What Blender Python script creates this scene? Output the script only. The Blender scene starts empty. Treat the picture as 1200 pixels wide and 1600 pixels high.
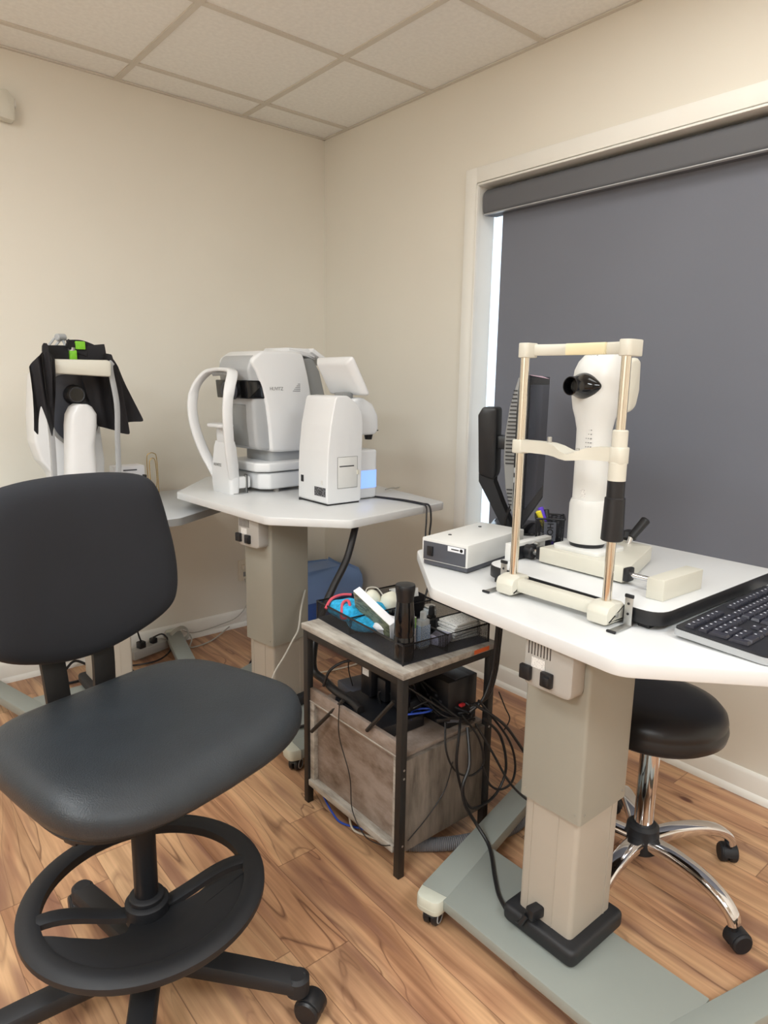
import bpy, bmesh, math, random
from mathutils import Vector, Matrix
R = math.radians
PI = math.pi
random.seed(7)
S = bpy.context.scene
COL = S.collection

# ------------------------------------------------------------------ camera
cd = bpy.data.cameras.new('camera')
cam = bpy.data.objects.new('camera', cd)
COL.objects.link(cam)
rows = ((0.76672896, -0.64176829, 0.01612955),
        (-0.10978843, -0.15583777, -0.98166241),
        (0.6325134, 0.75089816, -0.18994407))
M4 = Matrix(((rows[0][0], -rows[1][0], -rows[2][0], -2.26330619),
             (rows[0][1], -rows[1][1], -rows[2][1], -3.22935032),
             (rows[0][2], -rows[1][2], -rows[2][2], 1.34268053),
             (0, 0, 0, 1)))
cam.matrix_world = M4
cd.sensor_fit = 'VERTICAL'
cd.sensor_height = 32.0
cd.lens = 1060.06 / 1600 * 32.0
cd.clip_start = 0.02
S.camera = cam

# ------------------------------------------------------------------ light
S.view_settings.view_transform = 'Standard'
S.view_settings.look = 'None'
S.view_settings.gamma = 1.0
S.view_settings.use_curve_mapping = False
S.view_settings.exposure = 0.0
LAMP = 1.0            # strength of the ceiling fixtures
world = bpy.data.worlds.new('daylight')
S.world = world
world.use_nodes = True
wb = world.node_tree.nodes['Background']
wb.inputs[0].default_value = (0.80, 0.90, 1.0, 1)
wb.inputs[1].default_value = 1.9


def area_light(name, loc, sx, sy, power, col=(0.875, 0.95, 1.0)):
    l = bpy.data.lights.new(name, 'AREA')
    l.shape = 'RECTANGLE'
    l.size = sx
    l.size_y = sy
    l.energy = power * LAMP
    l.color = col
    o = bpy.data.objects.new(name, l)
    COL.objects.link(o)
    o.location = loc
    return o


LIGHTS = [(-0.80, -2.35, 0.55, 1.14, 4), (-2.62, -1.75, 0.55, 1.14, 24), (-1.5, -4.4, 1.14, 0.55, 44), (-3.84, -3.2, 0.55, 1.14, 62)]
for (lx, ly, sx, sy, pw) in LIGHTS:
    area_light('troffer_light', (lx, ly, 2.575), sx, sy, pw)


# ------------------------------------------------------------------ materials
def lin(c):
    return tuple(((x / 255) / 12.92 if x / 255 <= 0.04045 else ((x / 255 + 0.055) / 1.055) ** 2.4) for x in c)


class NT:
    def __init__(s, name):
        s.m = bpy.data.materials.new(name)
        s.m.use_nodes = True
        s.t = s.m.node_tree
        s.b = s.t.nodes['Principled BSDF']

    def n(s, typ, **k):
        nd = s.t.nodes.new(typ)
        for a, v in k.items():
            setattr(nd, a, v)
        return nd

    def l(s, a, b):
        s.t.links.new(a, b)

    def math(s, op, a, b=None, c=None):
        nd = s.n('ShaderNodeMath', operation=op)
        for i, v in enumerate((a, b, c)):
            if v is None:
                continue
            if isinstance(v, (int, float)):
                nd.inputs[i].default_value = v
            else:
                s.l(v, nd.inputs[i])
        return nd.outputs[0]

    def ramp(s, fac, stops):
        nd = s.n('ShaderNodeValToRGB')
        e = nd.color_ramp.elements
        while len(e) < len(stops):
            e.new(0.5)
        for i, (p, c) in enumerate(stops):
            e[i].position = p
            e[i].color = (*c, 1) if len(c) == 3 else c
        s.l(fac, nd.inputs[0])
        return nd.outputs[0]

    def mix(s, fac, a, b, typ='MIX'):
        nd = s.n('ShaderNodeMix', data_type='RGBA', blend_type=typ)
        for sock, v in ((nd.inputs[0], fac), (nd.inputs[6], a), (nd.inputs[7], b)):
            if isinstance(v, (int, float)):
                sock.default_value = v
            elif isinstance(v, tuple):
                sock.default_value = (*v, 1) if len(v) == 3 else v
            else:
                s.l(v, sock)
        return nd.outputs[2]


def mat(name, rgb, rough=0.5, metal=0.0, bump=0.0, bscale=300, var=0.03, vscale=6, spec=None, coat=0, alpha=None, trans=0, emis=None, estr=0, lin_in=False):
    q = NT(name)
    c = rgb if lin_in else lin(rgb)
    co = q.n('ShaderNodeTexCoord').outputs['Object']
    nz = q.n('ShaderNodeTexNoise')
    nz.inputs['Scale'].default_value = vscale
    nz.inputs['Detail'].default_value = 3
    q.l(co, nz.inputs['Vector'])
    lo = tuple(max(0, x * (1 - var)) for x in c)
    hi = tuple(min(1, x * (1 + var)) for x in c)
    q.l(q.ramp(nz.outputs[0], [(0.35, lo), (0.65, hi)]), q.b.inputs['Base Color'])
    q.b.inputs['Roughness'].default_value = rough
    q.b.inputs['Metallic'].default_value = metal
    if spec is not None:
        q.b.inputs['Specular IOR Level'].default_value = spec
    if coat:
        q.b.inputs['Coat Weight'].default_value = coat
    if trans:
        q.b.inputs['Transmission Weight'].default_value = trans
    if alpha is not None:
        q.b.inputs['Alpha'].default_value = alpha
    if emis:
        q.b.inputs['Emission Color'].default_value = (*emis, 1)
        q.b.inputs['Emission Strength'].default_value = estr
    if bump:
        bz = q.n('ShaderNodeTexNoise')
        bz.inputs['Scale'].default_value = bscale
        q.l(co, bz.inputs['Vector'])
        bp = q.n('ShaderNodeBump')
        bp.inputs['Strength'].default_value = bump
        bp.inputs['Distance'].default_value = 0.001
        q.l(bz.outputs[0], bp.inputs['Height'])
        q.l(bp.outputs[0], q.b.inputs['Normal'])
    return q.m


def floor_mat():
    q = NT('acacia_laminate')
    co = q.n('ShaderNodeTexCoord').outputs['Object']
    sx = q.n('ShaderNodeSeparateXYZ')
    q.l(co, sx.inputs[0])
    X, Y = sx.outputs[0], sx.outputs[1]
    W, L = 0.127, 1.21
    xr = q.math('DIVIDE', X, W)
    row = q.math('FLOOR', xr)
    wn = q.n('ShaderNodeTexWhiteNoise', noise_dimensions='1D')
    q.l(row, wn.inputs['W'])
    yo = q.math('ADD', q.math('DIVIDE', Y, L), q.math('MULTIPLY', wn.outputs[0], 5.3))
    colr = q.math('FLOOR', yo)
    idv = q.n('ShaderNodeCombineXYZ')
    q.l(row, idv.inputs[0])
    q.l(colr, idv.inputs[1])
    w2 = q.n('ShaderNodeTexWhiteNoise', noise_dimensions='3D')
    q.l(idv.outputs[0], w2.inputs['Vector'])
    # per-plank offset so that grain does not run over seams
    off = q.n('ShaderNodeVectorMath', operation='SCALE')
    q.l(w2.outputs['Color'], off.inputs[0])
    off.inputs['Scale'].default_value = 13.0
    vv = q.n('ShaderNodeVectorMath', operation='ADD')
    q.l(co, vv.inputs[0])
    q.l(off.outputs[0], vv.inputs[1])
    mp = q.n('ShaderNodeMapping')
    mp.inputs['Scale'].default_value = (5.0, 0.9, 1.0)
    q.l(vv.outputs[0], mp.inputs[0])
    n1 = q.n('ShaderNodeTexNoise')
    n1.inputs['Scale'].default_value = 1.0
    n1.inputs['Detail'].default_value = 2.5
    n1.inputs['Roughness'].default_value = 0.5
    n1.inputs['Distortion'].default_value = 1.1
    q.l(mp.outputs[0], n1.inputs['Vector'])
    # contour lines of the field are the dark veins
    bands = q.math('FRACT', q.math('MULTIPLY', n1.outputs[0], 7.0))
    vein = q.ramp(bands, [(0.0, (1, 1, 1)), (0.07, (0.15, 0.15, 0.15)), (0.3, (0, 0, 0)), (0.93, (0, 0, 0)), (1.0, (0.8, 0.8, 0.8))])
    base = q.ramp(w2.outputs['Value'], [(0.0, lin((186, 138, 104))), (0.3, lin((208, 162, 122))), (0.55, lin((196, 148, 114))), (0.8, lin((216, 176, 136))), (1.0, lin((170, 122, 92)))])
    tone = q.ramp(n1.outputs[0], [(0.3, lin((146, 102, 80))), (0.44, lin((202, 154, 118))), (0.56, lin((220, 180, 140))), (0.72, lin((172, 124, 98)))])
    c1 = q.mix(0.55, base, tone)
    mp2 = q.n('ShaderNodeMapping')
    mp2.inputs['Scale'].default_value = (90, 4, 1)
    q.l(vv.outputs[0], mp2.inputs[0])
    n2 = q.n('ShaderNodeTexNoise')
    n2.inputs['Scale'].default_value = 1.0
    n2.inputs['Detail'].default_value = 3
    q.l(mp2.outputs[0], n2.inputs['Vector'])
    fine = q.ramp(n2.outputs[0], [(0.3, (0.80, 0.78, 0.76)), (0.7, (1.06, 1.06, 1.06))])
    c2 = q.mix(1.0, c1, fine, 'MULTIPLY')
    n3 = q.n('ShaderNodeTexNoise')
    n3.inputs['Scale'].default_value = 2.4
    q.l(vv.outputs[0], n3.inputs['Vector'])
    vstr = q.math('MULTIPLY', vein, q.ramp(n3.outputs[0], [(0.38, (0.1, 0.1, 0.1)), (0.62, (0.85, 0.85, 0.85))]))
    c3 = q.mix(vstr, c2, lin((98, 62, 48)))
    # purple brown heart patches
    n4 = q.n('ShaderNodeTexNoise')
    n4.inputs['Scale'].default_value = 1.0
    mp4 = q.n('ShaderNodeMapping')
    mp4.inputs['Scale'].default_value = (14, 1.8, 1)
    q.l(vv.outputs[0], mp4.inputs[0])
    q.l(mp4.outputs[0], n4.inputs['Vector'])
    hp = q.ramp(n4.outputs[0], [(0.54, (0, 0, 0)), (0.64, (0.65, 0.65, 0.65))])
    mp5 = q.n('ShaderNodeMapping')
    mp5.inputs['Scale'].default_value = (26, 1.3, 1)
    q.l(vv.outputs[0], mp5.inputs[0])
    n5 = q.n('ShaderNodeTexNoise')
    n5.inputs['Scale'].default_value = 1.0
    n5.inputs['Detail'].default_value = 4
    n5.inputs['Distortion'].default_value = 0.7
    q.l(mp5.outputs[0], n5.inputs['Vector'])
    streak = q.ramp(n5.outputs[0], [(0.30, (0.66, 0.60, 0.58)), (0.44, (0.93, 0.91, 0.90)), (0.55, (1.06, 1.07, 1.06)), (0.68, (1.14, 1.16, 1.14))])
    c3b = q.mix(1.0, c3, streak, 'MULTIPLY')
    c4 = q.mix(hp, c3b, lin((132, 92, 78)))
    # knots
    vo = q.n('ShaderNodeTexVoronoi')
    vo.inputs['Scale'].default_value = 1.0
    mpk = q.n('ShaderNodeMapping')
    mpk.inputs['Scale'].default_value = (4.2, 2.2, 1)
    q.l(vv.outputs[0], mpk.inputs[0])
    q.l(mpk.outputs[0], vo.inputs['Vector'])
    kn = q.ramp(vo.outputs['Distance'], [(0.0, (1, 1, 1)), (0.035, (0.85, 0.85, 0.85)), (0.06, (0, 0, 0))])
    c5 = q.mix(kn, c4, lin((92, 52, 42)))
    # seams
    fx = q.math('FRACT', xr)
    ex = q.math('MINIMUM', fx, q.math('SUBTRACT', 1.0, fx))
    fy = q.math('FRACT', yo)
    ey = q.math('MINIMUM', fy, q.math('SUBTRACT', 1.0, fy))
    sm = q.math('MAXIMUM', q.math('LESS_THAN', ex, 0.009), q.math('LESS_THAN', ey, 0.0012))
    c6 = q.mix(q.math('MULTIPLY', sm, 0.55), c5, lin((96, 62, 46)))
    q.l(c6, q.b.inputs['Base Color'])
    q.b.inputs['Roughness'].default_value = 0.36
    q.b.inputs['Specular IOR Level'].default_value = 0.35
    bp = q.n('ShaderNodeBump')
    bp.inputs['Strength'].default_value = 0.12
    bp.inputs['Distance'].default_value = 0.001
    q.l(q.math('SUBTRACT', n2.outputs[0], sm), bp.inputs['Height'])
    q.l(bp.outputs[0], q.b.inputs['Normal'])
    return q.m


def greywood(name, scale, light=(172, 163, 152), dark=(96, 84, 74), axis=0):
    q = NT(name)
    co = q.n('ShaderNodeTexCoord').outputs['Object']
    mp = q.n('ShaderNodeMapping')
    mp.inputs['Scale'].default_value = scale
    q.l(co, mp.inputs[0])
    n1 = q.n('ShaderNodeTexNoise')
    n1.inputs['Scale'].default_value = 1
    n1.inputs['Detail'].default_value = 6
    n1.inputs['Roughness'].default_value = 0.65
    q.l(mp.outputs[0], n1.inputs['Vector'])
    c = q.ramp(n1.outputs[0], [(0.30, lin(dark)), (0.45, lin(tuple((a * 0.6 + b * 0.4) for a, b in zip(light, dark)))), (0.6, lin(light)), (0.75, lin(tuple(min(255, x * 1.08) for x in light)))])
    q.l(c, q.b.inputs['Base Color'])
    q.b.inputs['Roughness'].default_value = 0.6
    return q.m


def mesh_mat(name, pitch, col=(22, 22, 25), open_=0.62):
    """expanded wire mesh: a procedural pattern of real holes on a thin steel sheet"""
    q = NT(name)
    co = q.n('ShaderNodeTexCoord').outputs['Object']
    sx = q.n('ShaderNodeSeparateXYZ')
    q.l(co, sx.inputs[0])
    u = q.math('ADD', sx.outputs[0], sx.outputs[1])
    v = sx.outputs[2]
    a = q.math('FRACT', q.math('DIVIDE', q.math('ADD', u, v), pitch))
    b = q.math('FRACT', q.math('DIVIDE', q.math('SUBTRACT', u, v), pitch))
    h = q.math('MULTIPLY', q.math('LESS_THAN', a, open_), q.math('LESS_THAN', b, open_))
    q.l(q.math('SUBTRACT', 1.0, h), q.b.inputs['Alpha'])
    q.b.inputs['Base Color'].default_value = (*lin(col), 1)
    q.b.inputs['Roughness'].default_value = 0.4
    q.b.inputs['Metallic'].default_value = 0.3
    return q.m


def printed(name, base, ink, scale=(60, 500), thr=0.52, rough=0.45, axis='xy'):
    """a sticker or printed sheet with rows of tiny print"""
    q = NT(name)
    co = q.n('ShaderNodeTexCoord').outputs['Generated']
    mp = q.n('ShaderNodeMapping')
    mp.inputs['Scale'].default_value = (scale[0], scale[0], scale[1])
    q.l(co, mp.inputs[0])
    n1 = q.n('ShaderNodeTexNoise')
    n1.inputs['Scale'].default_value = 1
    n1.inputs['Detail'].default_value = 1
    q.l(mp.outputs[0], n1.inputs['Vector'])
    c = q.ramp(n1.outputs[0], [(thr, lin(base)), (thr + 0.02, lin(ink))])
    q.l(c, q.b.inputs['Base Color'])
    q.b.inputs['Roughness'].default_value = rough
    return q.m


M = {}
M['wall'] = mat('wall_paint', (233, 228, 216), 0.62, bump=0.05, bscale=500, var=0.012, vscale=2)
M['wall_dim'] = M['wall']
M['trim'] = mat('trim_paint', (243, 241, 234), 0.4, var=0.01)
M['tile'] = mat('ceiling_tile', (242, 241, 236), 0.85, bump=0.35, bscale=420, var=0.03, vscale=60)
M['tbar'] = mat('ceiling_grid_paint', (212, 206, 194), 0.5, var=0.02)
M['floor'] = floor_mat()
M['white'] = mat('white_plastic', (222, 222, 219), 0.35, var=0.01)
M['white_cool'] = mat('white_shell', (228, 229, 230), 0.30, var=0.01)
M['ivory'] = mat('ivory_plastic', (212, 209, 196), 0.4, var=0.015)
M['cream_pad'] = mat('cream_forehead_pad', (232, 220, 182), 0.45)
M['tabletop'] = mat('white_laminate', (218, 219, 219), 0.35, var=0.008)
M['tabletop_grey'] = mat('pale_grey_laminate', (196, 199, 202), 0.4, var=0.01)
M['beige_metal'] = mat('beige_enamel', (150, 147, 136), 0.42, var=0.012)
M['beige_light'] = mat('beige_enamel_inner', (174, 166, 154), 0.42, var=0.012)
M['beige_box'] = mat('beige_plastic', (170, 166, 160), 0.5, var=0.012)
M['grey_plate'] = mat('grey_green_enamel', (144, 149, 143), 0.38, bump=0.03, bscale=700, var=0.015)
M['cap'] = mat('pale_end_cap', (204, 206, 192), 0.4)
M['rubber'] = mat('black_rubber', (30, 31, 34), 0.55, bump=0.05, bscale=200)
M['black'] = mat('black_plastic', (22, 23, 27), 0.4)
M['black_matt'] = mat('black_matt_plastic', (26, 27, 31), 0.6)
M['black_gloss'] = mat('black_gloss', (14, 14, 17), 0.12)
M['leather'] = mat('black_vinyl', (38, 43, 48), 0.45, bump=0.75, bscale=380, var=0.08, vscale=14)
M['fabric'] = mat('charcoal_fabric', (31, 33, 39), 0.85, bump=0.4, bscale=900, var=0.05, vscale=8)
M['vinyl2'] = mat('black_smooth_vinyl', (26, 27, 32), 0.38, bump=0.08, bscale=300)
M['frame_black'] = mat('black_powder_coat', (30, 28, 27), 0.5, bump=0.05, bscale=500)
M['chrome'] = mat('chrome', (225, 225, 228), 0.06, metal=1.0, var=0.0)
M['nickel'] = mat('brushed_nickel', (228, 220, 206), 0.14, metal=1.0, var=0.02)
M['zinc'] = mat('zinc_bracket', (190, 190, 188), 0.35, metal=0.9)
M['gold'] = mat('gold_wire', (200, 168, 100), 0.25, metal=1.0)
M['silver_plastic'] = mat('silver_plastic', (176, 178, 180), 0.35, var=0.01)
M['mid_grey'] = mat('grey_plastic', (138, 139, 138), 0.45, var=0.01)
M['dark_grey'] = mat('dark_grey_panel', (66, 68, 76), 0.45)
M['slate'] = mat('slate_panel', (78, 80, 88), 0.4)
M['blind'] = mat('blind_fabric', (116, 119, 129), 0.8, bump=0.2, bscale=1500, var=0.012, vscale=3)
M['fascia'] = mat('blind_fascia', (98, 99, 103), 0.7, bump=0.15, bscale=1200, var=0.01)
M['screen'] = mat('screen_glass', (52, 54, 62), 0.18)
M['bluebin'] = mat('blue_plastic', (56, 96, 176), 0.4)
M['bag'] = mat('blue_plastic_bag', (136, 172, 232), 0.3, alpha=0.78, bump=0.5, bscale=25)
M['towel'] = mat('turquoise_towel', (44, 166, 214), 0.95, bump=0.9, bscale=260, var=0.25, vscale=90)
M['pinktrim'] = mat('pink_trim', (206, 82, 96), 0.8)
M['paper'] = mat('white_paper', (238, 238, 242), 0.7, var=0.02)
M['olive'] = printed('olive_box_print', (132, 138, 112), (92, 96, 76), (6, 26))
M['card'] = printed('white_card_print', (232, 232, 228), (120, 120, 126), (22, 44), 0.62)
M['clear'] = mat('clear_plastic', (225, 235, 240), 0.15, alpha=0.45)
M['bottle_blue'] = printed('blue_print', (196, 214, 232), (120, 150, 196), (10, 30), 0.5)
M['green'] = mat('green_print', (150, 205, 120), 0.5)
M['orange'] = mat('orange_sticker', (214, 98, 44), 0.55)
M['limegreen'] = mat('lime_tape', (126, 200, 44), 0.55, var=0.08, vscale=60)
M['cloth_black'] = mat('black_cloth', (24, 22, 26), 0.8, bump=0.3, bscale=800)
M['cable'] = mat('black_cable', (22, 21, 23), 0.45)
M['cable_grey'] = mat('grey_cable', (176, 172, 162), 0.5)
M['cable_white'] = mat('white_cable', (220, 212, 198), 0.5)
M['cable_blue'] = mat('blue_cable', (44, 84, 200), 0.45)
M['hose'] = mat('grey_hose', (112, 112, 116), 0.5)
M['yellow'] = mat('yellow_plastic', (222, 206, 50), 0.45)
M['purple'] = mat('purple_plastic', (92, 60, 190), 0.4)
M['red'] = mat('red_plastic', (200, 44, 50), 0.45)
M['sticker'] = printed('label_print', (232, 230, 226), (150, 148, 150), (34, 9), 0.60)
M['dark_sticker'] = printed('dark_label_print', (40, 40, 44), (200, 200, 204), (30, 8), 0.60)
M['keys'] = mat('key_caps', (44, 45, 56), 0.35)
M['keyprint'] = mat('key_legend', (214, 216, 226), 0.5)
M['kbase'] = mat('keyboard_base', (32, 33, 38), 0.35)
M['cartwood'] = greywood('washed_grey_board', (34, 7, 34), (186, 180, 170), (122, 112, 102))
M['cartwood_v'] = greywood('washed_grey_panel', (26, 26, 5), (128, 118, 108), (74, 66, 58))
M['cartwood_door'] = greywood('washed_brown_panel', (9, 8, 18), (154, 140, 130), (98, 80, 66))
M['wiremesh'] = mesh_mat('wire_mesh', 0.0042, (26, 26, 29), 0.66)
M['wiremesh2'] = mesh_mat('wire_mesh_cup', 0.0046, (30, 30, 34), 0.52)
M['glow'] = mat('blue_lit_plastic', (150, 180, 255), 0.4, emis=(0.22, 0.40, 1.0), estr=0.9)
M['lamp'] = mat('lamp_diffuser', (255, 250, 240), 0.6, emis=(1.0, 0.95, 0.86), estr=3.0)
M['glass'] = mat('window_glass', (240, 246, 250), 0.02, trans=1.0, var=0)
M['pink_note'] = mat('pale_pink_note', (226, 196, 216), 0.7)
M['pale_blue'] = mat('pale_lilac_plastic', (196, 198, 226), 0.25, alpha=0.8)
M['sock'] = mat('pale_glove', (226, 224, 206), 0.8)
M['outlet'] = mat('outlet_plastic', (228, 220, 204), 0.4)
M['led'] = mat('lens_glass', (10, 12, 16), 0.05)
M['shadow_brown'] = mat('slot_shade_brown', (52, 44, 40), 0.5)  # dark colour standing in for the shade inside the vent slots


# ------------------------------------------------------------------ mesh builder
def crom(pts, n=8, closed=False):
    P = [Vector(p) for p in pts]
    out = []
    m = len(P)
    rng = m if closed else m - 1
    for i in range(rng):
        if closed:
            a, b, c, d = P[(i - 1) % m], P[i], P[(i + 1) % m], P[(i + 2) % m]
        else:
            a, b, c, d = P[max(i - 1, 0)], P[i], P[i + 1], P[min(i + 2, m - 1)]
        for k in range(n):
            t = k / n
            out.append(0.5 * ((2 * b) + (c - a) * t + (2 * a - 5 * b + 4 * c - d) * t * t + (3 * b - a - 3 * c + d) * t ** 3))
    if not closed:
        out.append(P[-1])
    return out


def rpoly(pts, r, n=5):
    """round the corners of a 2D polygon; r a number or one radius per corner"""
    out = []
    m = len(pts)
    for i in range(m):
        p = Vector(pts[i][:2])
        a = Vector(pts[i - 1][:2]) - p
        b = Vector(pts[(i + 1) % m][:2]) - p
        rr = r[i] if isinstance(r, (list, tuple)) else r
        la, lb = a.length, b.length
        if rr <= 0 or la < 1e-6 or lb < 1e-6:
            out.append((p.x, p.y))
            continue
        ang = a.angle(b)
        if ang > PI - 0.02:
            out.append((p.x, p.y))
            continue
        d = min(rr / math.tan(ang / 2), la * 0.49, lb * 0.49)
        s, e = p + a.normalized() * d, p + b.normalized() * d
        for k in range(n + 1):
            t = k / n
            q = s * (1 - t) ** 2 + p * 2 * t * (1 - t) + e * t * t
            out.append((q.x, q.y))
    return out


class MB:
    def __init__(s):
        s.bm = bmesh.new()

    def _xf(s, vs, mtx):
        if mtx is not None:
            for v in vs:
                v.co = mtx @ v.co
        return vs

    def box(s, c, size, bev=0.0, seg=2, mtx=None, rz=0):
        t = bmesh.new()
        bmesh.ops.create_cube(t, size=1.0)
        for v in t.verts:
            v.co = Vector((v.co.x * size[0], v.co.y * size[1], v.co.z * size[2]))
        if bev > 0:
            bmesh.ops.bevel(t, geom=list(t.edges), offset=min(bev, min(size) * 0.49), segments=seg, profile=0.5, affect='EDGES')
        m = Matrix.Translation(c) @ Matrix.Rotation(rz, 4, 'Z')
        if mtx is not None:
            m = mtx @ m
        s.merge(t, m)
        return s

    def merge(s, t, m=None):
        mp = {}
        for v in t.verts:
            mp[v] = s.bm.verts.new(m @ v.co if m is not None else v.co)
        for f in t.faces:
            try:
                s.bm.faces.new([mp[v] for v in f.verts])
            except ValueError:
                pass
        t.free()

    def loft(s, rings, cap0=True, cap1=True, closed=True, mtx=None, loop=False):
        R_ = []
        for ring in rings:
            vs = [s.bm.verts.new(Vector(p)) for p in ring]
            s._xf(vs, mtx)
            R_.append(vs)
        n = len(R_[0])
        pairs = list(zip(R_[:-1], R_[1:]))
        if loop:
            pairs.append((R_[-1], R_[0]))
        for a, b in pairs:
            for i in range(n if closed else n - 1):
                j = (i + 1) % n
                s.bm.faces.new((a[i], a[j], b[j], b[i]))
        if cap0 and not loop:
            s.bm.faces.new(list(reversed(R_[0])))
        if cap1 and not loop:
            s.bm.faces.new(R_[-1])
        return s

    def cyl(s, p0, p1, r0, r1=None, seg=20, mtx=None, bev=0):
        r1 = r0 if r1 is None else r1
        p0, p1 = Vector(p0), Vector(p1)
        d = (p1 - p0).normalized()
        up = Vector((0, 0, 1)) if abs(d.z) < 0.95 else Vector((1, 0, 0))
        a = d.cross(up).normalized()
        b = d.cross(a).normalized()
        st = [(p0, r0), (p1, r1)]
        if bev:
            L = (p1 - p0)
            st = [(p0, r0 - bev), (p0 + d * bev, r0), (p1 - d * bev, r1), (p1, r1 - bev)]
        rings = [[p + (a * math.cos(2 * PI * k / seg) + b * math.sin(2 * PI * k / seg)) * r for k in range(seg)] for p, r in st]
        return s.loft(rings, mtx=mtx)

    def tube(s, pts, r, seg=8, res=6, smooth=True, closed=False, flat=None, mtx=None, up=None):
        P = crom(pts, res, closed) if smooth else [Vector(p) for p in pts]
        n = len(P)
        rings = []
        prev = None
        for i, p in enumerate(P):
            if closed:
                d = (P[(i + 1) % n] - P[i - 1])
            else:
                d = P[min(i + 1, n - 1)] - P[max(i - 1, 0)]
            if d.length < 1e-9:
                d = Vector((0, 0, 1))
            d.normalize()
            if up is not None:
                a = d.cross(Vector(up)).normalized()
            elif prev is None:
                u = Vector((0, 0, 1)) if abs(d.z) < 0.9 else Vector((1, 0, 0))
                a = d.cross(u).normalized()
            else:
                a = (prev - d * prev.dot(d)).normalized()
            prev = a
            b = d.cross(a).normalized()
            rr = r(i / (n - 1)) if callable(r) else r
            if flat:
                fa, fb = flat
                ring = []
                for k in range(seg):
                    an = 2 * PI * (k + 0.5) / seg
                    ca, sa = math.cos(an), math.sin(an)
                    e = 0.5
                    ring.append(p + a * fa * rr * math.copysign(abs(ca) ** e, ca) + b * fb * rr * math.copysign(abs(sa) ** e, sa))
            else:
                ring = [p + (a * math.cos(2 * PI * k / seg) + b * math.sin(2 * PI * k / seg)) * rr for k in range(seg)]
            rings.append(ring)
        return s.loft(rings, loop=closed, mtx=mtx)

    def lathe(s, prof, c=(0, 0, 0), seg=32, sx=1, sy=1, mtx=None, cap=True):
        rings = [[Vector((c[0] + r * sx * math.cos(2 * PI * k / seg), c[1] + r * sy * math.sin(2 * PI * k / seg), c[2] + z)) for k in range(seg)] for r, z in prof]
        return s.loft(rings, cap, cap, mtx=mtx)

    def prism(s, poly, z0, z1, bev=0.0, mtx=None, bseg=2):
        """polygon in xy extruded z0..z1 with a rounded rim"""
        t = bmesh.new()
        vs = [t.verts.new((p[0], p[1], z0)) for p in poly]
        f = t.faces.new(vs)
        ex = bmesh.ops.extrude_face_region(t, geom=[f])
        for v in ex['geom']:
            if isinstance(v, bmesh.types.BMVert):
                v.co.z = z1
        bmesh.ops.recalc_face_normals(t, faces=t.faces)
        if bev > 0:
            ed = [e for e in t.edges if abs(e.verts[0].co.z - e.verts[1].co.z) < 1e-7]
            bmesh.ops.bevel(t, geom=ed, offset=bev, segments=bseg, profile=0.5, affect='EDGES')
        s.merge(t, mtx)
        return s

    def quad(s, pts, mtx=None):
        vs = [s.bm.verts.new(Vector(p)) for p in pts]
        s._xf(vs, mtx)
        s.bm.faces.new(vs)
        return s

    def build(s, name, m, parent=None, ang=35, space='L', warp=None):
        bm = s.bm
        if warp:
            for v in bm.verts:
                v.co = Vector(warp(v.co))
        bmesh.ops.recalc_face_normals(bm, faces=bm.faces)
        me = bpy.data.meshes.new(name)
        if space == 'W' and parent is not None:
            inv = world_of(parent).inverted()
            for v in bm.verts:
                v.co = inv @ v.co
        bm.to_mesh(me)
        bm.free()
        for p in me.polygons:
            p.use_smooth = True
        me.set_sharp_from_angle(angle=R(ang))
        me.materials.append(M[m] if isinstance(m, str) else m)
        o = bpy.data.objects.new(name, me)
        COL.objects.link(o)
        if parent is not None:
            o.parent = parent
        return o


def world_of(o):
    m = o.matrix_basis.copy()
    while o.parent is not None:
        o = o.parent
        m = o.matrix_basis @ m
    return m


XZ = Matrix(((1, 0, 0, 0), (0, 0, -1, 0), (0, 1, 0, 0), (0, 0, 0, 1)))     # poly (x, z) -> extruded along -y
YZ = Matrix(((0, 0, 1, 0), (1, 0, 0, 0), (0, 1, 0, 0), (0, 0, 0, 1)))      # poly (y, z) -> extruded along +x


def thing(name, label, cat, loc=(0, 0, 0), rz=0, group=None):
    o = bpy.data.objects.new(name, None)
    o.empty_display_size = 0.05
    COL.objects.link(o)
    o.location = loc
    o.rotation_euler = (0, 0, rz)
    o['label'] = label
    o['category'] = cat
    if group:
        o['group'] = group
    return o


def tag(o, label, cat, group=None, kind=None):
    o['label'] = label
    o['category'] = cat
    if group:
        o['group'] = group
    if kind:
        o['kind'] = kind
    return o


def struct(o, label=None):
    o['kind'] = 'structure'
    if label:
        o['label'] = label
    return o


def text(name, s, size, m, parent, mtx, align='CENTER', ext=0.0003, bold=0.0, shear=0, space_ch=1.0):
    c = bpy.data.curves.new(name, 'FONT')
    c.body = s
    c.size = size
    c.align_x = align
    c.align_y = 'CENTER'
    c.extrude = ext
    c.offset = bold
    c.space_character = space_ch
    t = bpy.data.objects.new(name + '_tmp', c)
    COL.objects.link(t)
    dg = bpy.context.evaluated_depsgraph_get()
    me = bpy.data.meshes.new_from_object(t.evaluated_get(dg))
    bpy.data.objects.remove(t)
    me.materials.clear()
    me.materials.append(M[m])
    me.transform(mtx)
    me.name = name
    o = bpy.data.objects.new(name, me)
    COL.objects.link(o)
    o.parent = parent
    return o


def face_mtx(origin, xdir, ydir):
    x = Vector(xdir).normalized()
    y = Vector(ydir)
    z = x.cross(y).normalized()
    y = z.cross(x)
    m = Matrix.Identity(4)
    for i in range(3):
        m[i][0], m[i][1], m[i][2], m[i][3] = x[i], y[i], z[i], origin[i]
    return m


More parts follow.
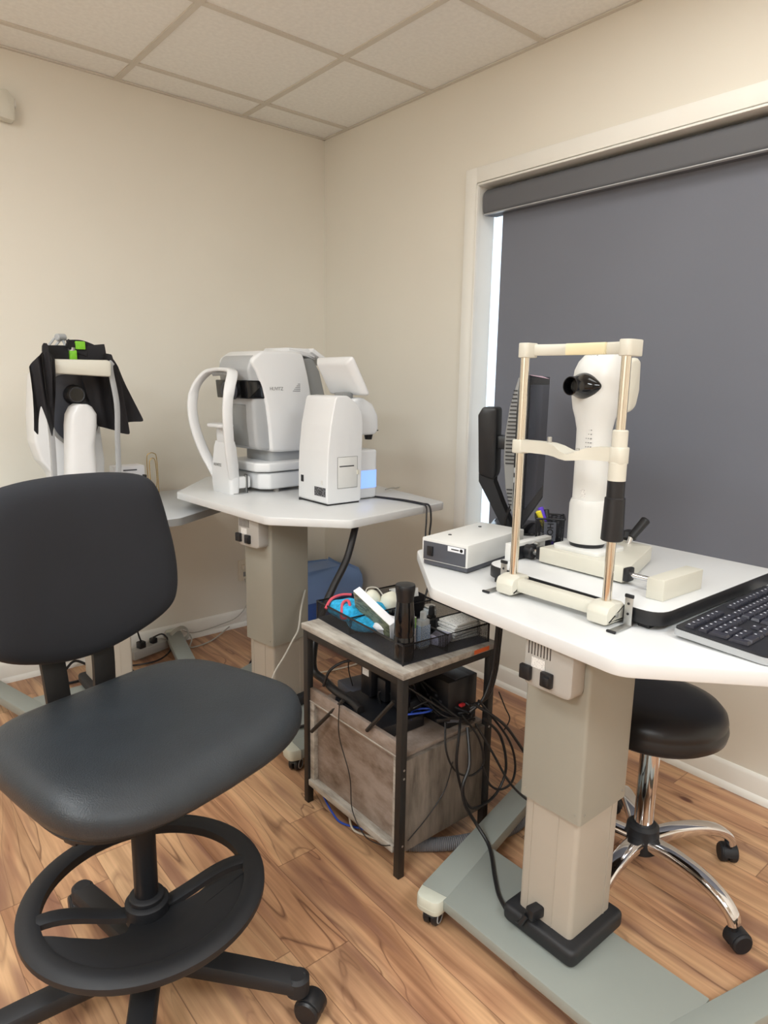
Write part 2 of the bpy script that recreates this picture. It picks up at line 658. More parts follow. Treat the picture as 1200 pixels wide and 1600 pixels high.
# ------------------------------------------------------------------ the room
H = 2.60
XL, YF = -4.4, -6.0
b = MB(); b.box(((XL) / 2, YF / 2, -0.05), (-XL + 0.2, -YF + 0.2, 0.1))
struct(b.build('floor', 'floor'), 'warm acacia patterned laminate floor')
b = MB()
b.box(((XL) / 2, YF / 2, H + 0.05), (-XL + 0.2, -YF + 0.2, 0.1))
struct(b.build('ceiling', 'tile'), 'suspended ceiling of pale mineral tiles')
b = MB()
k = -0.485
while k > XL:
    b.box((k, YF / 2, H - 0.002), (0.024, -YF, 0.008)); k -= 0.61
k = -0.215
while k > YF:
    b.box((XL / 2, k, H - 0.0021), (-XL, 0.024, 0.0078)); k -= 0.61
b.box((XL / 2, -0.008, H - 0.004), (-XL, 0.016, 0.006)).box((-0.008, YF / 2, H - 0.004), (0.016, -YF, 0.006))
struct(b.build('trim_1', 'tbar'), 'beige ceiling grid bars')
b = MB(); b.box((XL / 2, 0.06, H / 2), (-XL + 0.3, 0.12, H))
struct(b.build('wall_back', 'wall'), 'beige back wall')
b = MB(); b.box((XL - 0.06, YF / 2, H / 2), (0.12, -YF, H))
struct(b.build('wall_left', 'wall'))
b = MB(); b.box((XL / 2, YF - 0.06, H / 2), (-XL + 0.3, 0.12, H))
struct(b.build('wall_front', 'wall'))
WY0, WY1, WZ0, WZ1 = -1.134, -3.05, 0.62, 2.157
b = MB()
b.box((0.045, (WY0) / 2, H / 2), (0.09, -WY0, H))
b.box((0.045, (WY1 + YF) / 2, H / 2), (0.09, WY1 - YF, H))
b.box((0.045, (WY0 + WY1) / 2, (WZ1 + H) / 2), (0.09, WY0 - WY1, H - WZ1))
b.box((0.045, (WY0 + WY1) / 2, WZ0 / 2), (0.09, WY0 - WY1, WZ0))
struct(b.build('wall_right', 'wall'), 'beige wall with the window')
# baseboards with shoe moulding
prof = [(0, 0), (0.022, 0), (0.021, 0.012), (0.016, 0.021), (0.012, 0.024), (0.012, 0.080), (0.008, 0.088), (0.003, 0.093), (0, 0.093)]
b = MB(); b.prism([(-p[0], p[1]) for p in prof], 0.0, -YF, mtx=XZ)
struct(b.build('baseboard_right', 'trim'), 'white baseboard under the window wall')
b = MB(); b.prism([(-p[0], p[1]) for p in prof], XL, 0, mtx=YZ)
struct(b.build('baseboard_back', 'trim'), 'white baseboard along the back wall')

# window: casing, jamb, sash, glass
w = thing('window_1', 'white cased window behind a grey roller blind', 'window', (0, -2.1, WZ0))
w['kind'] = 'structure'
b = MB()
for (y0, y1, z0, z1) in ((WY0 + 0.068, WY0 + 0.005, WZ0 - 0.07, WZ1 + 0.066), (WY1 - 0.005, WY1 - 0.068, WZ0 - 0.07, WZ1 + 0.066), (WY0 + 0.005, WY1 - 0.005, WZ1 + 0.005, WZ1 + 0.066), (WY0, WY1, WZ0 - 0.07, WZ0)):
    b.box((-0.008, (y0 + y1) / 2, (z0 + z1) / 2), (0.016, abs(y1 - y0), z1 - z0), 0.002)
b.build('casing', 'trim', w, space='W')
b = MB()
b.box((-0.011, WY0 - 0.004, (WZ0 + WZ1) / 2), (0.022, 0.008, WZ1 - WZ0), 0.002)
b.box((-0.011, (WY0 + WY1) / 2, WZ1 - 0.004), (0.022, WY0 - WY1, 0.008), 0.002)
b.build('bead', 'trim', w, space='W')
b = MB()
b.box((0.045, WY0 - 0.003, (WZ0 + WZ1) / 2), (0.09, 0.006, WZ1 - WZ0))
b.box((0.045, WY1 + 0.003, (WZ0 + WZ1) / 2), (0.09, 0.006, WZ1 - WZ0))
b.box((0.045, (WY0 + WY1) / 2, WZ1 - 0.003), (0.09, WY0 - WY1, 0.006))
b.box((0.035, (WY0 + WY1) / 2, WZ0 + 0.006), (0.11, WY0 - WY1, 0.012), 0.003)
b.build('jamb', 'trim', w, space='W')
b = MB()
b.box((0.103, WY1 + 0.03, (WZ0 + WZ1) / 2), (0.03, 0.05, WZ1 - WZ0))
b.box((0.103, (WY0 + WY1) / 2, WZ1 - 0.025), (0.03, WY0 - WY1, 0.05))
b.box((0.103, (WY0 + WY1) / 2, WZ0 + 0.03), (0.03, WY0 - WY1, 0.05))
b.box((0.103, (WY0 + WY1) / 2, 1.4), (0.03, 0.05, WZ1 - WZ0))
b.build('sash', 'trim', w, space='W')
b = MB(); b.box((0.092, (WY0 + WY1) / 2, (WZ0 + WZ1) / 2), (0.004, WY0 - WY1 - 0.01, WZ1 - WZ0 - 0.01))
b.build('glass', 'glass', w, space='W')

# roller blind
bl = thing('roller_blind', 'dark grey roller blind pulled down over the window, with a rounded fascia', 'blind', (0.05, -2.1, 2.08))
b = MB(); b.box((0.058, (-1.218 + WY1 + 0.03) / 2, 1.36), (0.0015, 1.218 - (-WY1) + 0.0 and abs(-1.218 - (WY1 + 0.03)), 1.44))
b.build('shade', 'blind', bl, space='W')
b = MB()
fp = rpoly([(0.006, 2.045), (0.002, 2.12), (0.03, 2.140), (0.09, 2.140), (0.09, 2.04), (0.02, 2.034)], [0.02, 0.03, 0.03, 0.0, 0.0, 0.008], 5)
b.prism(fp, 1.152, -WY1 - 0.02, mtx=XZ)
b.build('fascia', 'fascia', bl, space='W')
b = MB(); b.box((0.012, (-1.155 + WY1 + 0.02) / 2, 2.0365), (0.02, abs(-1.155 - WY1 - 0.02), 0.004), 0.001)
b.build('fascia_edge', 'silver_plastic', bl, space='W')
b = MB(); b.box((0.058, (-1.218 + WY1 + 0.03) / 2, 0.645), (0.012, 1.79, 0.022), 0.004)
b.build('bottom_bar', 'fascia', bl, space='W')

# ceiling lights over and behind the viewer
for i, (lx, ly, sx, sy, pw) in enumerate(LIGHTS):
    t = thing('ceiling_light', 'recessed ceiling light panel with a frosted diffuser', 'light', (lx, ly, H), 0, 'ceiling light panels')
    b = MB()
    for a, c, e, f in ((0, sy / 2 + 0.012, sx + 0.05, 0.024), (0, -sy / 2 - 0.012, sx + 0.05, 0.024), (sx / 2 + 0.012, 0, 0.024, sy), (-sx / 2 - 0.012, 0, 0.024, sy)):
        b.box((a, c, -0.012), (e, f, 0.012), 0.002)
    b.build('frame', 'tbar', t)
    b = MB(); b.box((0, 0, -0.010), (sx, sy, 0.004))
    b.build('diffuser', 'lamp', t)

# motion sensor high on the back wall
t = thing('motion_sensor', 'cream wall mounted motion sensor at the upper left below the ceiling', 'sensor', (-1.545, -0.03, 2.375))
b = MB(); b.prism(rpoly([(-0.03, -0.05), (0.025, -0.055), (0.03, 0.03), (0.005, 0.055), (-0.03, 0.05)], 0.008), -0.025, 0.03, 0.006, mtx=XZ)
b.build('housing', 'ivory', t)
b = MB(); b.box((0.032, 0.01, 0.018), (0.016, 0.03, 0.026), 0.004)
b.build('bracket', 'trim', t)


# ------------------------------------------------------------------ casters
def caster(parent, x, y, ztop, r=0.027, rz=0.0, body='black', ring='silver_plastic', w=0.02, name='caster'):
    """twin wheel caster; the wheel touches the floor"""
    m = Matrix.Translation((x, y, 0)) @ Matrix.Rotation(rz, 4, 'Z')
    b = MB()
    b.cyl((0.012, -w, r), (0.012, -0.002, r), r, bev=0.004, seg=24, mtx=m)
    b.cyl((0.012, 0.002, r), (0.012, w, r), r, bev=0.004, seg=24, mtx=m)
    c = b.build(name, body, parent)
    b = MB()
    b.cyl((0.002, 0, r * 1.6), (0.002, 0, ztop), 0.008, mtx=m, seg=12)
    hood = [(0.012 + (r + 0.002) * math.cos(a), r + (r + 0.002) * math.sin(a)) for a in [PI * k / 10 * 0.9 + 0.35 for k in range(11)]]
    b.prism(hood, -w * 0.72, w * 0.72, 0.002, mtx=m @ XZ)
    b.build('caster_hood', body, c)
    if ring:
        for s_ in (-1, 1):
            b = MB()
            pts = [(0.012 + r * 0.66 * math.cos(a), s_ * (w + 0.0005), r + r * 0.66 * math.sin(a)) for a in [2 * PI * k / 24 for k in range(24)]]
            b.tube(pts, 0.0016, closed=True, smooth=False, seg=6, mtx=m)
            b.build('wheel_ring', ring, c)
    return c


# ------------------------------------------------------------------ instrument tables
def instrument_table(label, loc, rz, ztop, poly, radii, topmat, seam, edge=None, name='instrument_table', box=True, base_dy=-0.02, plugged=True, thick=0.03):
    """patient side towards local -x; poly is the outline of the top in world coordinates"""
    t = thing(name, label, 'table', loc, rz)
    b = MB(); b.prism(rpoly(poly, radii, 6), ztop - thick, ztop, 0.004, mtx=None)
    b.build('table_top', topmat, t, space='W')
    if edge:
        b = MB()
        P = rpoly(poly, radii, 6)
        n = len(P)
        b.loft([[Vector((p[0], p[1], ztop - thick - 0.001)) for p in P], [Vector((p[0], p[1], ztop - 0.002)) for p in P]], False, False)
        o = b.bm
        c0 = Vector((sum(p[0] for p in P) / n, sum(p[1] for p in P) / n, 0))
        for v in o.verts:
            d = Vector((v.co.x, v.co.y, 0)) - c0
            v.co += d.normalized() * 0.0015
        b.build('edge_band', edge, t, space='W')
    zt = ztop - thick
    # sub frame under the top
    b = MB(); b.box((0.14, 0, zt - 0.012), (0.46, 0.16, 0.022), 0.003)
    b.build('top_bracket', 'grey_plate', t)
    b = MB(); b.prism(rpoly([(-0.09, -0.08), (0.09, -0.08), (0.09, 0.08), (-0.09, 0.08)], 0.008, 3), seam, zt, 0)
    for s_ in (-1, 1):
        for zz in (seam + 0.02,):
            b.cyl((-0.0915, s_ * 0.066, zz), (-0.089, s_ * 0.066, zz), 0.003, seg=8)
            b.cyl((s_ * 0.074, -0.0815, zz), (s_ * 0.074, -0.079, zz), 0.003, seg=8)
    b.build('upper_column', 'beige_metal', t)
    b = MB(); b.prism(rpoly([(-0.080, -0.072), (0.080, -0.072), (0.080, 0.072), (-0.080, 0.072)], 0.012, 3), 0.09, seam + 0.05, 0)
    b.box((-0.0805, -0.022, (0.12 + seam) / 2), (0.0012, 0.0014, seam - 0.12)).box((-0.0805, 0.048, (0.12 + seam) / 2), (0.0016, 0.003, seam - 0.12))
    b.box((0.05, -0.0725, (0.12 + seam) / 2), (0.003, 0.0016, seam - 0.12))
    b.build('lower_column', 'beige_light', t)
    b = MB(); b.prism(rpoly([(-0.108, -0.100), (0.100, -0.100), (0.100, 0.100), (-0.108, 0.100)], 0.02, 5), 0.086, 0.128, 0.012, bseg=4)
    b.build('column_collar', 'rubber', t)
    # base: a long plate with two splayed bars
    dy = base_dy
    b = MB(); b.box((-0.056, dy, 0.071), (0.243, 0.60, 0.028), 0.003)
    b.build('base_plate', 'grey_plate', t)
    for s_ in (1, -1):
        m = Matrix.Translation((0, dy + s_ * 0.325, 0)) @ Matrix.Rotation(s_ * R(14), 4, 'Z')
        b = MB(); b.box((0.125, 0, 0.068), (0.60, 0.074, 0.036), 0.003, mtx=m)
        br = b.build('base_bar', 'grey_plate', t)
        for e, xx in ((-1, -0.175), (1, 0.425)):
            pl = rpoly([(xx, -0.038), (xx + e * 0.042, -0.032), (xx + e * 0.042, 0.032), (xx, 0.038)] if e > 0 else [(xx, 0.038), (xx + e * 0.042, 0.032), (xx + e * 0.042, -0.032), (xx, -0.038)], [0, 0.024, 0.024, 0], 6)
            b = MB(); b.prism(pl, 0.046, 0.087, 0.006, mtx=m)
            b.prism([(p[0] + e * 0.0006, p[1]) for p in pl], 0.060, 0.062, 0, mtx=m)
            b.build('end_cap', 'cap', br)
            p = m @ Vector((xx - e * 0.005, 0, 0))
            caster(t, p.x, p.y, 0.055, 0.024, R(200) + (0.5 if e > 0 else 0), w=0.019)
    if box:
        bx = -0.09
        b = MB(); b.prism(rpoly([(-0.066, zt - 0.108), (0.056, zt - 0.108), (0.056, zt - 0.002), (-0.066, zt - 0.002)], [0.018, 0.018, 0, 0], 5), bx - 0.045, bx + 0.002, 0.006, mtx=YZ)
        pb = b.build('switch_box', 'beige_box', t)
        b = MB()
        for k in range(8):
            b.box((bx - 0.0455, 0.044 - k * 0.0078, zt - 0.022), (0.0015, 0.0016, 0.028))
        b.build('vent_slots', 'shadow_brown', pb)
        for yy, nm in ((0.046, 'switch'), (-0.008, 'socket')):
            b = MB(); b.box((bx - 0.050, yy, zt - 0.078), (0.012, 0.028, 0.032), 0.003)
            if nm == 'socket':
                b.box((bx - 0.057, yy - 0.003, zt - 0.078), (0.010, 0.018, 0.020), 0.003)
            b.build(nm, 'black', pb)
        b = MB(); b.box((bx - 0.0458, 0.018, zt - 0.052), (0.001, 0.034, 0.022))
        b.build('rating_label', 'sticker', pb)
    return t


TABLE1 = instrument_table('white topped height adjustable table in front, carrying the board with chin rest and keyboard', (-1.02, -2.44, 0), 0, 0.85,
                          [(-1.150, -2.09), (-1.192, -2.625), (-0.985, -2.845), (-0.93, -2.93), (-0.44, -2.95), (-0.42, -1.76), (-0.925, -1.795)],
                          [0.06, 0.06, 0.03, 0.05, 0.06, 0.06, 0.03], 'tabletop', 0.42)
TABLE2 = instrument_table('white topped height adjustable table in the middle, carrying the two white eye testing machines', (-0.960, -1.052, 0), R(8), 0.878,
                          [(-1.137, -0.560), (-1.105, -1.225), (-0.90, -1.442), (-0.385, -1.372), (-0.27, -0.30), (-0.84, -0.215)],
                          [0.012, 0.05, 0.03, 0.03, 0.05, 0.03], 'tabletop', 0.36)
TABLE3 = instrument_table('pale grey table with dark edge at the back left, under the cloth covered instrument', (-1.43, -0.49, 0), R(90), 0.80,
                          [(-1.78, -0.725), (-1.19, -0.712), (-0.86, -0.50), (-0.85, -0.045), (-2.05, -0.045), (-2.05, -0.5)],
                          [0.05, 0.06, 0.06, 0.04, 0.04, 0.06], 'tabletop_grey', 0.33, edge='mid_grey', box=False)


# ------------------------------------------------------------------ drafting chair in the foreground
def superell(a, b, n, k, N):
    t = 2 * PI * k / N
    c, s_ = math.cos(t), math.sin(t)
    return a * math.copysign(abs(c) ** (2 / n), c), b * math.copysign(abs(s_) ** (2 / n), s_)


CH = thing('drafting_chair', 'black drafting chair with foot ring, in the foreground at left', 'chair', (-1.827, -1.949, 0), 0)
SEATM = Matrix.Translation((0.034, 0.024, 0.040)) @ Matrix.Rotation(R(15), 4, 'Z')


def seat_outline(sc, N=64, a=0.284, b_=0.237):
    out = []
    for k in range(N):
        x, y = superell(a * sc, b_ * sc, 3.8, k, N)
        x *= 1.0 - 0.06 * (y / b_)            # a little wider at the front
        y *= 1.0 + 0.05 * math.cos(PI * x / (2 * a) * 0.9)
        out.append((x, y))
    return out


def seatz(x, y):
    return -0.020 * max(0, (-y - 0.10) / 0.13) ** 2 + 0.012 * (x / 0.23) ** 2 - 0.004


b = MB()
rings = []
for sc, z in ((0.15, 0.622), (0.45, 0.622), (0.72, 0.620), (0.86, 0.615), (0.94, 0.607), (0.985, 0.597), (1.0, 0.582), (0.997, 0.566), (0.975, 0.552), (0.93, 0.545)):
    rings.append([Vector((x, y, z + seatz(x, y) * (1 if z > 0.59 else (z - 0.52) / 0.07))) for x, y in seat_outline(sc)])
b.loft(rings, mtx=SEATM)
st = b.build('seat', 'leather', CH, ang=60)
b = MB()
rings = []
for sc, z in ((0.93, 0.550), (0.945, 0.545), (0.92, 0.533), (0.78, 0.515), (0.5, 0.500)):
    rings.append([Vector((x, y, z)) for x, y in seat_outline(sc)])
b.loft(rings, mtx=SEATM)
b.build('seat_shell', 'black_matt', CH, ang=60)
b = MB()
b.box((0, 0.02, 0.478), (0.16, 0.22, 0.035), 0.008, mtx=SEATM)
b.cyl((0, 0, 0.43), (0, 0, 0.47), 0.03, seg=24)
b.build('mechanism', 'black', CH)
b = MB()
b.cyl((-0.03, -0.01, 0.480), (-0.115, -0.028, 0.487), 0.006, seg=10)
b.box((-0.131, -0.034, 0.488), (0.050, 0.034, 0.020), 0.005, rz=R(25))
b.build('height_lever', 'black', CH)

# backrest: outline in (u, z) wrapped around a gentle curve
BK = Matrix.Translation((0.055, 0.035, 0)) @ Matrix.Rotation(R(15), 4, 'Z')
half = [(0.0, 1.128), (0.10, 1.124), (0.172, 1.112), (0.206, 1.088), (0.219, 1.045), (0.228, 0.99), (0.236, 0.93), (0.238, 0.87), (0.232, 0.82), (0.215, 0.785), (0.175, 0.757), (0.11, 0.732), (0.05, 0.718), (0.0, 0.714)]
hp = crom([(p[0], p[1], 0) for p in half], 4)
outl = [(p.x, p.y) for p in hp] + [(-p.x, p.y) for p in reversed(hp[1:-1])]
ZC = 0.92


def back_pt(u, z, d):
    # d: thickness direction, towards the sitter (-y); curved in plan, slightly reclined
    y = 0.245 - 0.55 * u * u + (z - 0.8) * 0.10 - d
    return Vector((u, y, z))


b = MB()
rings = []
for sc, d in ((0.25, 0.031), (0.6, 0.031), (0.82, 0.028), (0.92, 0.021), (0.97, 0.011), (1.0, -0.004), (0.985, -0.018), (0.93, -0.026), (0.6, -0.030), (0.25, -0.031)):
    rings.append([back_pt(u * sc, ZC + (z - ZC) * sc, d) for u, z in outl])
b.loft(rings, mtx=BK)
b.build('backrest', 'fabric', CH, ang=60)
b = MB()
for s_ in (-1, 1):
    b.tube([(s_ * 0.066 - 0.008, 0.295, 0.90), (s_ * 0.064 - 0.008, 0.280, 0.78), (s_ * 0.060 - 0.008, 0.270, 0.68), (s_ * 0.056 - 0.008, 0.262, 0.60), (s_ * 0.052, 0.235, 0.53), (s_ * 0.048, 0.14, 0.492), (s_ * 0.045, 0.02, 0.488)], 1, flat=(0.008, 0.028), up=(1, 0, 0) if False else None, seg=8, res=6, mtx=BK)
b.build('back_support', 'frame_black', CH)
b = MB()
b.cyl((0, 0, 0.10), (0, 0, 0.47), 0.0245, seg=28)
b.build('column', 'black', CH)

# foot ring, hub and web
m = Matrix.Rotation(R(-13), 4, 'Z')


def ringwarp(co):
    r_ = math.hypot(co.x, co.y)
    f = min(1, max(0, (r_ - 0.03) / 0.17))
    f = f * f * (3 - 2 * f)
    return (co.x, co.y, co.z - 0.05 * (1 - f))


b = MB()
N = 72
sec = [(0.0, -0.012), (0.004, -0.018), (0.038, -0.016), (0.044, -0.008), (0.044, 0.004), (0.034, 0.012), (0.010, 0.012), (0.0, 0.006)]
rings = [[Vector(((0.203 + p[0]) * math.cos(2 * PI * k / N), (0.203 + p[0]) * math.sin(2 * PI * k / N), 0.275 + p[1])) for p in sec] for k in range(N)]
b.loft(rings, loop=True)
# spokes
b2 = []
for s_ in (-1, 1):
    b.tube([(s_ * 0.03, 0.002, 0.275), (s_ * 0.08, 0.006, 0.275), (s_ * 0.14, 0.004, 0.275), (s_ * 0.215, -0.004, 0.275)], 1, flat=(0.017, 0.010), seg=8, mtx=m)
# front web with two long slots
outer = [(0.212 * math.cos(a), 0.212 * math.sin(a)) for a in [PI + R(10) + (PI - R(20)) * k / 30 for k in range(31)]]
inner = [(0.15, -0.062), (0.10, -0.072), (0.05, -0.055), (0.032, -0.012), (-0.032, -0.012), (-0.05, -0.055), (-0.10, -0.072), (-0.15, -0.062)]
t = bmesh.new()
pl = [Vector((p[0], p[1], 0.275)) for p in outer + inner]
vs = [t.verts.new(p) for p in pl]
t.faces.new(vs)
bmesh.ops.triangulate(t, faces=t.faces)
bmesh.ops.subdivide_edges(t, edges=t.edges, cuts=3, use_grid_fill=True)
ex = bmesh.ops.extrude_face_region(t, geom=list(t.faces))
for v in ex['geom']:
    if isinstance(v, bmesh.types.BMVert):
        v.co.z -= 0.010
b.merge(t, m)
b.cyl((0, 0, 0.255), (0, 0, 0.305), 0.045, seg=32, bev=0.006)
b.cyl((0, 0, 0.30), (0, 0, 0.318), 0.036, seg=32, bev=0.004)
fr = b.build('foot_ring', 'black_matt', CH, warp=ringwarp, ang=45)

# five star base
b = MB()
b.cyl((0, 0, 0.075), (0, 0, 0.15), 0.045, 0.036, seg=32, bev=0.006)
b.build('hub', 'black_matt', CH)
for k in range(5):
    a = R(-45.7 + 72 * k)
    mm = Matrix.Rotation(a, 4, 'Z')
    b = MB()
    b.tube([(0.03, 0, 0.112), (0.12, 0, 0.104), (0.24, 0, 0.092), (0.325, 0, 0.082)], lambda f: 1.0 - 0.12 * f, flat=(0.029, 0.021), seg=12, mtx=mm)
    b.cyl((0.325, 0, 0.055), (0.325, 0, 0.102), 0.0255, seg=20, bev=0.007, mtx=mm)
    b.build('leg', 'black_matt', CH)
    p = mm @ Vector((0.342, 0, 0))
    caster(CH, p.x, p.y, 0.06, 0.0285, a - R(15), body='black', ring=None, w=0.026)

# ------------------------------------------------------------------ chrome stool
ST = thing('rolling_stool', 'round black vinyl stool on a chrome five leg base under the front table', 'stool', (-0.632, -2.42, 0))
b = MB()
b.lathe([(0.02, 0.455), (0.12, 0.448), (0.165, 0.452), (0.178, 0.462), (0.181, 0.478), (0.178, 0.492), (0.1765, 0.496), (0.178, 0.500), (0.174, 0.516), (0.160, 0.531), (0.13, 0.540), (0.08, 0.544), (0.02, 0.545)], seg=64)
b.build('seat', 'vinyl2', ST, ang=60)
b = MB(); b.cyl((0, 0, 0.425), (0, 0, 0.452), 0.030, 0.036, seg=24)
b.build('seat_boss', 'black', ST)
b = MB()
b.cyl((0, 0, 0.15), (0, 0, 0.43), 0.0255, seg=32)
b.build('column', 'chrome', ST)
b = MB(); b.cyl((0, 0, 0.085), (0, 0, 0.165), 0.048, 0.042, seg=32, bev=0.008)
b.build('hub', 'black_matt', ST)
for k in range(5):
    a = R(-101 + 72 * k)
    mm = Matrix.Rotation(a, 4, 'Z')
    b = MB()
    b.tube([(0.035, 0, 0.118), (0.10, 0, 0.128), (0.18, 0, 0.126), (0.24, 0, 0.110), (0.272, 0, 0.088), (0.283, 0, 0.064)], lambda f: 1.0 - 0.35 * f, flat=(0.024, 0.017), seg=14, res=8, mtx=mm)
    b.build('leg', 'chrome', ST, ang=60)
    p = mm @ Vector((0.283, 0, 0))
    caster(ST, p.x, p.y, 0.066, 0.026, a + R(70), body='black_matt', ring=None, w=0.024)

# ================================================================== things on the front table
TZ = 0.85
# board with a black edge, on small rubber feet
BD = thing('instrument_board', 'white instrument board with thick black edge lying on the front table', 'board', (-0.73, -2.37, TZ))
bp_ = rpoly([(-0.995, -2.120), (-1.006, -2.600), (-0.450, -2.606), (-0.450, -2.175), (-0.62, -2.125)], [0.05, 0.045, 0.015, 0.02, 0.03], 6)
b = MB(); b.prism(bp_, TZ + 0.012, TZ + 0.042, 0.0015)
b.build('edge_band', 'black', BD, space='W')
b = MB(); b.prism([(p[0] * 0.996 - 0.003, -2.37 + (p[1] + 2.37) * 0.994) for p in bp_], TZ + 0.0405, TZ + 0.0428, 0.0005)
b.build('board_top', 'tabletop', BD, space='W')
for p in ((-0.972, -2.165), (-0.972, -2.556), (-0.50, -2.56), (-0.50, -2.20)):
    b = MB(); b.box((p[0], p[1], TZ + 0.006), (0.034, 0.026, 0.013), 0.002)
    b.build('foot', 'rubber', BD, space='W')
BZ = TZ + 0.043

# chin rest frame
CR = thing('chin_rest', 'ivory chin rest frame with two metal posts, at the patient edge of the front table', 'chin rest', (-1.03, -2.367, TZ))
PX = -1.028
yL, yR = -2.243, -2.491
b = MB()
b.box((PX - 0.002, -2.367, TZ + 0.028), (0.030, 0.23, 0.030), 0.006)
for yy, e in ((yL, 1), (yR, -1)):
    pf = rpoly([(-0.034, 0.006), (0.030, 0.006), (0.030, 0.046), (-0.006, 0.050), (-0.030, 0.044), (-0.036, 0.03)], [0.004, 0.004, 0.006, 0.01, 0.012, 0.012], 4)
    b.prism([(PX + p[0], TZ + p[1]) for p in pf], -(yy + 0.026), -(yy - 0.026), 0.008, mtx=XZ)
b.build('base_beam', 'ivory', CR, space='W')
for yy in (yL, yR):
    b = MB()
    b.cyl((PX, yy, TZ + 0.042), (PX, yy, 1.405), 0.0098, seg=24)
    b.cyl((PX, yy, 1.345), (PX, yy, 1.346), 0.0102, seg=24)
    b.build('post', 'nickel', CR, space='W')
# top bar bows away from the patient
b = MB()
for yy, L in ((yL, 0.030), (yR, 0.040)):
    b.prism(rpoly([(PX - 0.014, yy - 0.014), (PX + L, yy - 0.014), (PX + L, yy + 0.014), (PX - 0.014, yy + 0.014)], 0.012, 5), 1.398, 1.430, 0.002)
b.tube([(PX + 0.016, yL - 0.005, 1.415), (PX + 0.030, yL - 0.06, 1.415), (PX + 0.034, -2.367, 1.415), (PX + 0.030, yR + 0.06, 1.415), (PX + 0.016, yR + 0.005, 1.415)], 1, flat=(0.0075, 0.0125), seg=8)
b.build('forehead_bar', 'ivory', CR, space='W')
b = MB()
b.tube([(PX + 0.022, -2.335, 1.415), (PX + 0.024, -2.367, 1.415), (PX + 0.021, -2.43, 1.415)], 1, flat=(0.005, 0.0125), seg=8)
b.build('forehead_pad', 'cream_pad', CR, space='W')
# chin bar with a dip
b = MB()
for yy in (yL, yR):
    b.prism(rpoly([(PX - 0.016, yy - 0.017), (PX + 0.018, yy - 0.017), (PX + 0.018, yy + 0.017), (PX - 0.016, yy + 0.017)], 0.013, 5), 1.186, 1.216 if yy == yL else 1.220, 0.002)
rings = []
for k in range(13):
    f = k / 12
    y = yL - 0.012 + (yR - yL + 0.024) * f
    dip = math.exp(-((f - 0.58) / 0.15) ** 2)
    zt = 1.216 - 0.020 * dip + 0.002 * f
    zb = 1.190 - 0.006 * dip
    w_ = 0.014 + 0.016 * dip
    rings.append([Vector((PX - w_, y, zb)), Vector((PX + w_, y, zb)), Vector((PX + w_, y, zt)), Vector((PX - w_, y, zt))])
b.loft(rings)
b.build('chin_bar', 'ivory', CR, space='W', ang=50)
b = MB(); b.cyl((PX, -2.322, 1.212), (PX, -2.322, 1.228), 0.005, seg=14, bev=0.001)
b.cyl((PX, -2.395, 1.205), (PX, -2.395, 1.209), 0.004, seg=12)
b.build('chin_pin', 'zinc', CR, space='W')
b = MB()
b.cyl((PX, yR, 1.218), (PX, yR, 1.254), 0.0155, seg=28, bev=0.002)
b.build('upper_collar', 'ivory', CR, space='W')
b = MB()
b.cyl((PX, yR, 1.150), (PX, yR, 1.190), 0.0178, seg=28, bev=0.002)
b.build('chin_collar', 'ivory', CR, space='W')
b = MB()
b.cyl((PX, yR, 1.105), (PX, yR, 1.152), 0.0178, seg=28)
b.cyl((PX, yR, 1.028), (PX, yR, 1.118), 0.0225, 0.0205, seg=28, bev=0.002)
b.build('height_grip', 'black', CR, space='W')
for (yy, xx, L) in ((-2.200, -1.0125, 0.062), (-2.533, -1.0125, 0.060)):
    b = MB()
    b.box((xx, yy, TZ + 0.034), (0.003, 0.018, 0.066), 0.0008)
    b.box((xx - L / 2, yy, TZ + 0.0025), (L, 0.018, 0.003), 0.0008)
    br = b.build('angle_bracket', 'zinc', CR, space='W')
    b = MB(); b.box((xx, yy, TZ + 0.066), (0.006, 0.020, 0.008), 0.002)
    b.build('bracket_tape', 'black', br, space='W')
    b = MB(); b.box((xx - L, yy, TZ + 0.003), (0.006, 0.020, 0.005), 0.001)
    b.build('bracket_tape', 'black', br, space='W')
    for zz in (0.028, 0.050):
        b = MB(); b.cyl((xx - 0.0025, yy, TZ + zz), (xx - 0.0015, yy, TZ + zz), 0.0028, seg=12)
        b.build('screw_hole', 'black', br, space='W')
b = MB()
b.cyl((PX - 0.002, yR - 0.0265, TZ + 0.024), (PX - 0.002, yR - 0.0285, TZ + 0.024), 0.0055, seg=16)
b.build('pivot_screw', 'zinc', CR, space='W')

# corneal instrument on its sliding base
HX, HY = -0.800, -2.286
KI = thing('corneal_topographer', 'white upright eye measuring head with black eyepiece cone on a sliding base', 'eye instrument', (-0.76, -2.31, BZ))
b = MB()
b.prism(rpoly([(-0.882, -2.203), (-0.882, -2.438), (-0.855, -2.444), (-0.630, -2.372), (-0.632, -2.215)], [0.004, 0.004, 0.004, 0.02, 0.02], 5), BZ + 0.004, BZ + 0.042, 0.003)
b.build('base_box', 'ivory', KI, space='W')
b = MB()
b.prism(rpoly([(HX - 0.058, HY + 0.066), (HX - 0.058, HY - 0.070), (HX + 0.070, HY - 0.070), (HX + 0.070, HY + 0.060)], 0.02, 5), BZ + 0.040, BZ + 0.052, 0.003)
b.build('turntable_plate', 'white', KI, space='W')
for xx, yy in ((-0.85, -2.22), (-0.85, -2.42), (-0.66, -2.24), (-0.68, -2.36)):
    b = MB(); b.cyl((xx, yy, BZ), (xx, yy, BZ + 0.006), 0.012, seg=16)
    b.build('glide', 'rubber', KI, space='W')
b = MB(); b.cyl((HX, HY, BZ + 0.050), (HX, HY, BZ + 0.066), 0.041, 0.045, seg=40)
b.build('swivel_ring', 'black', KI, space='W')
b = MB()
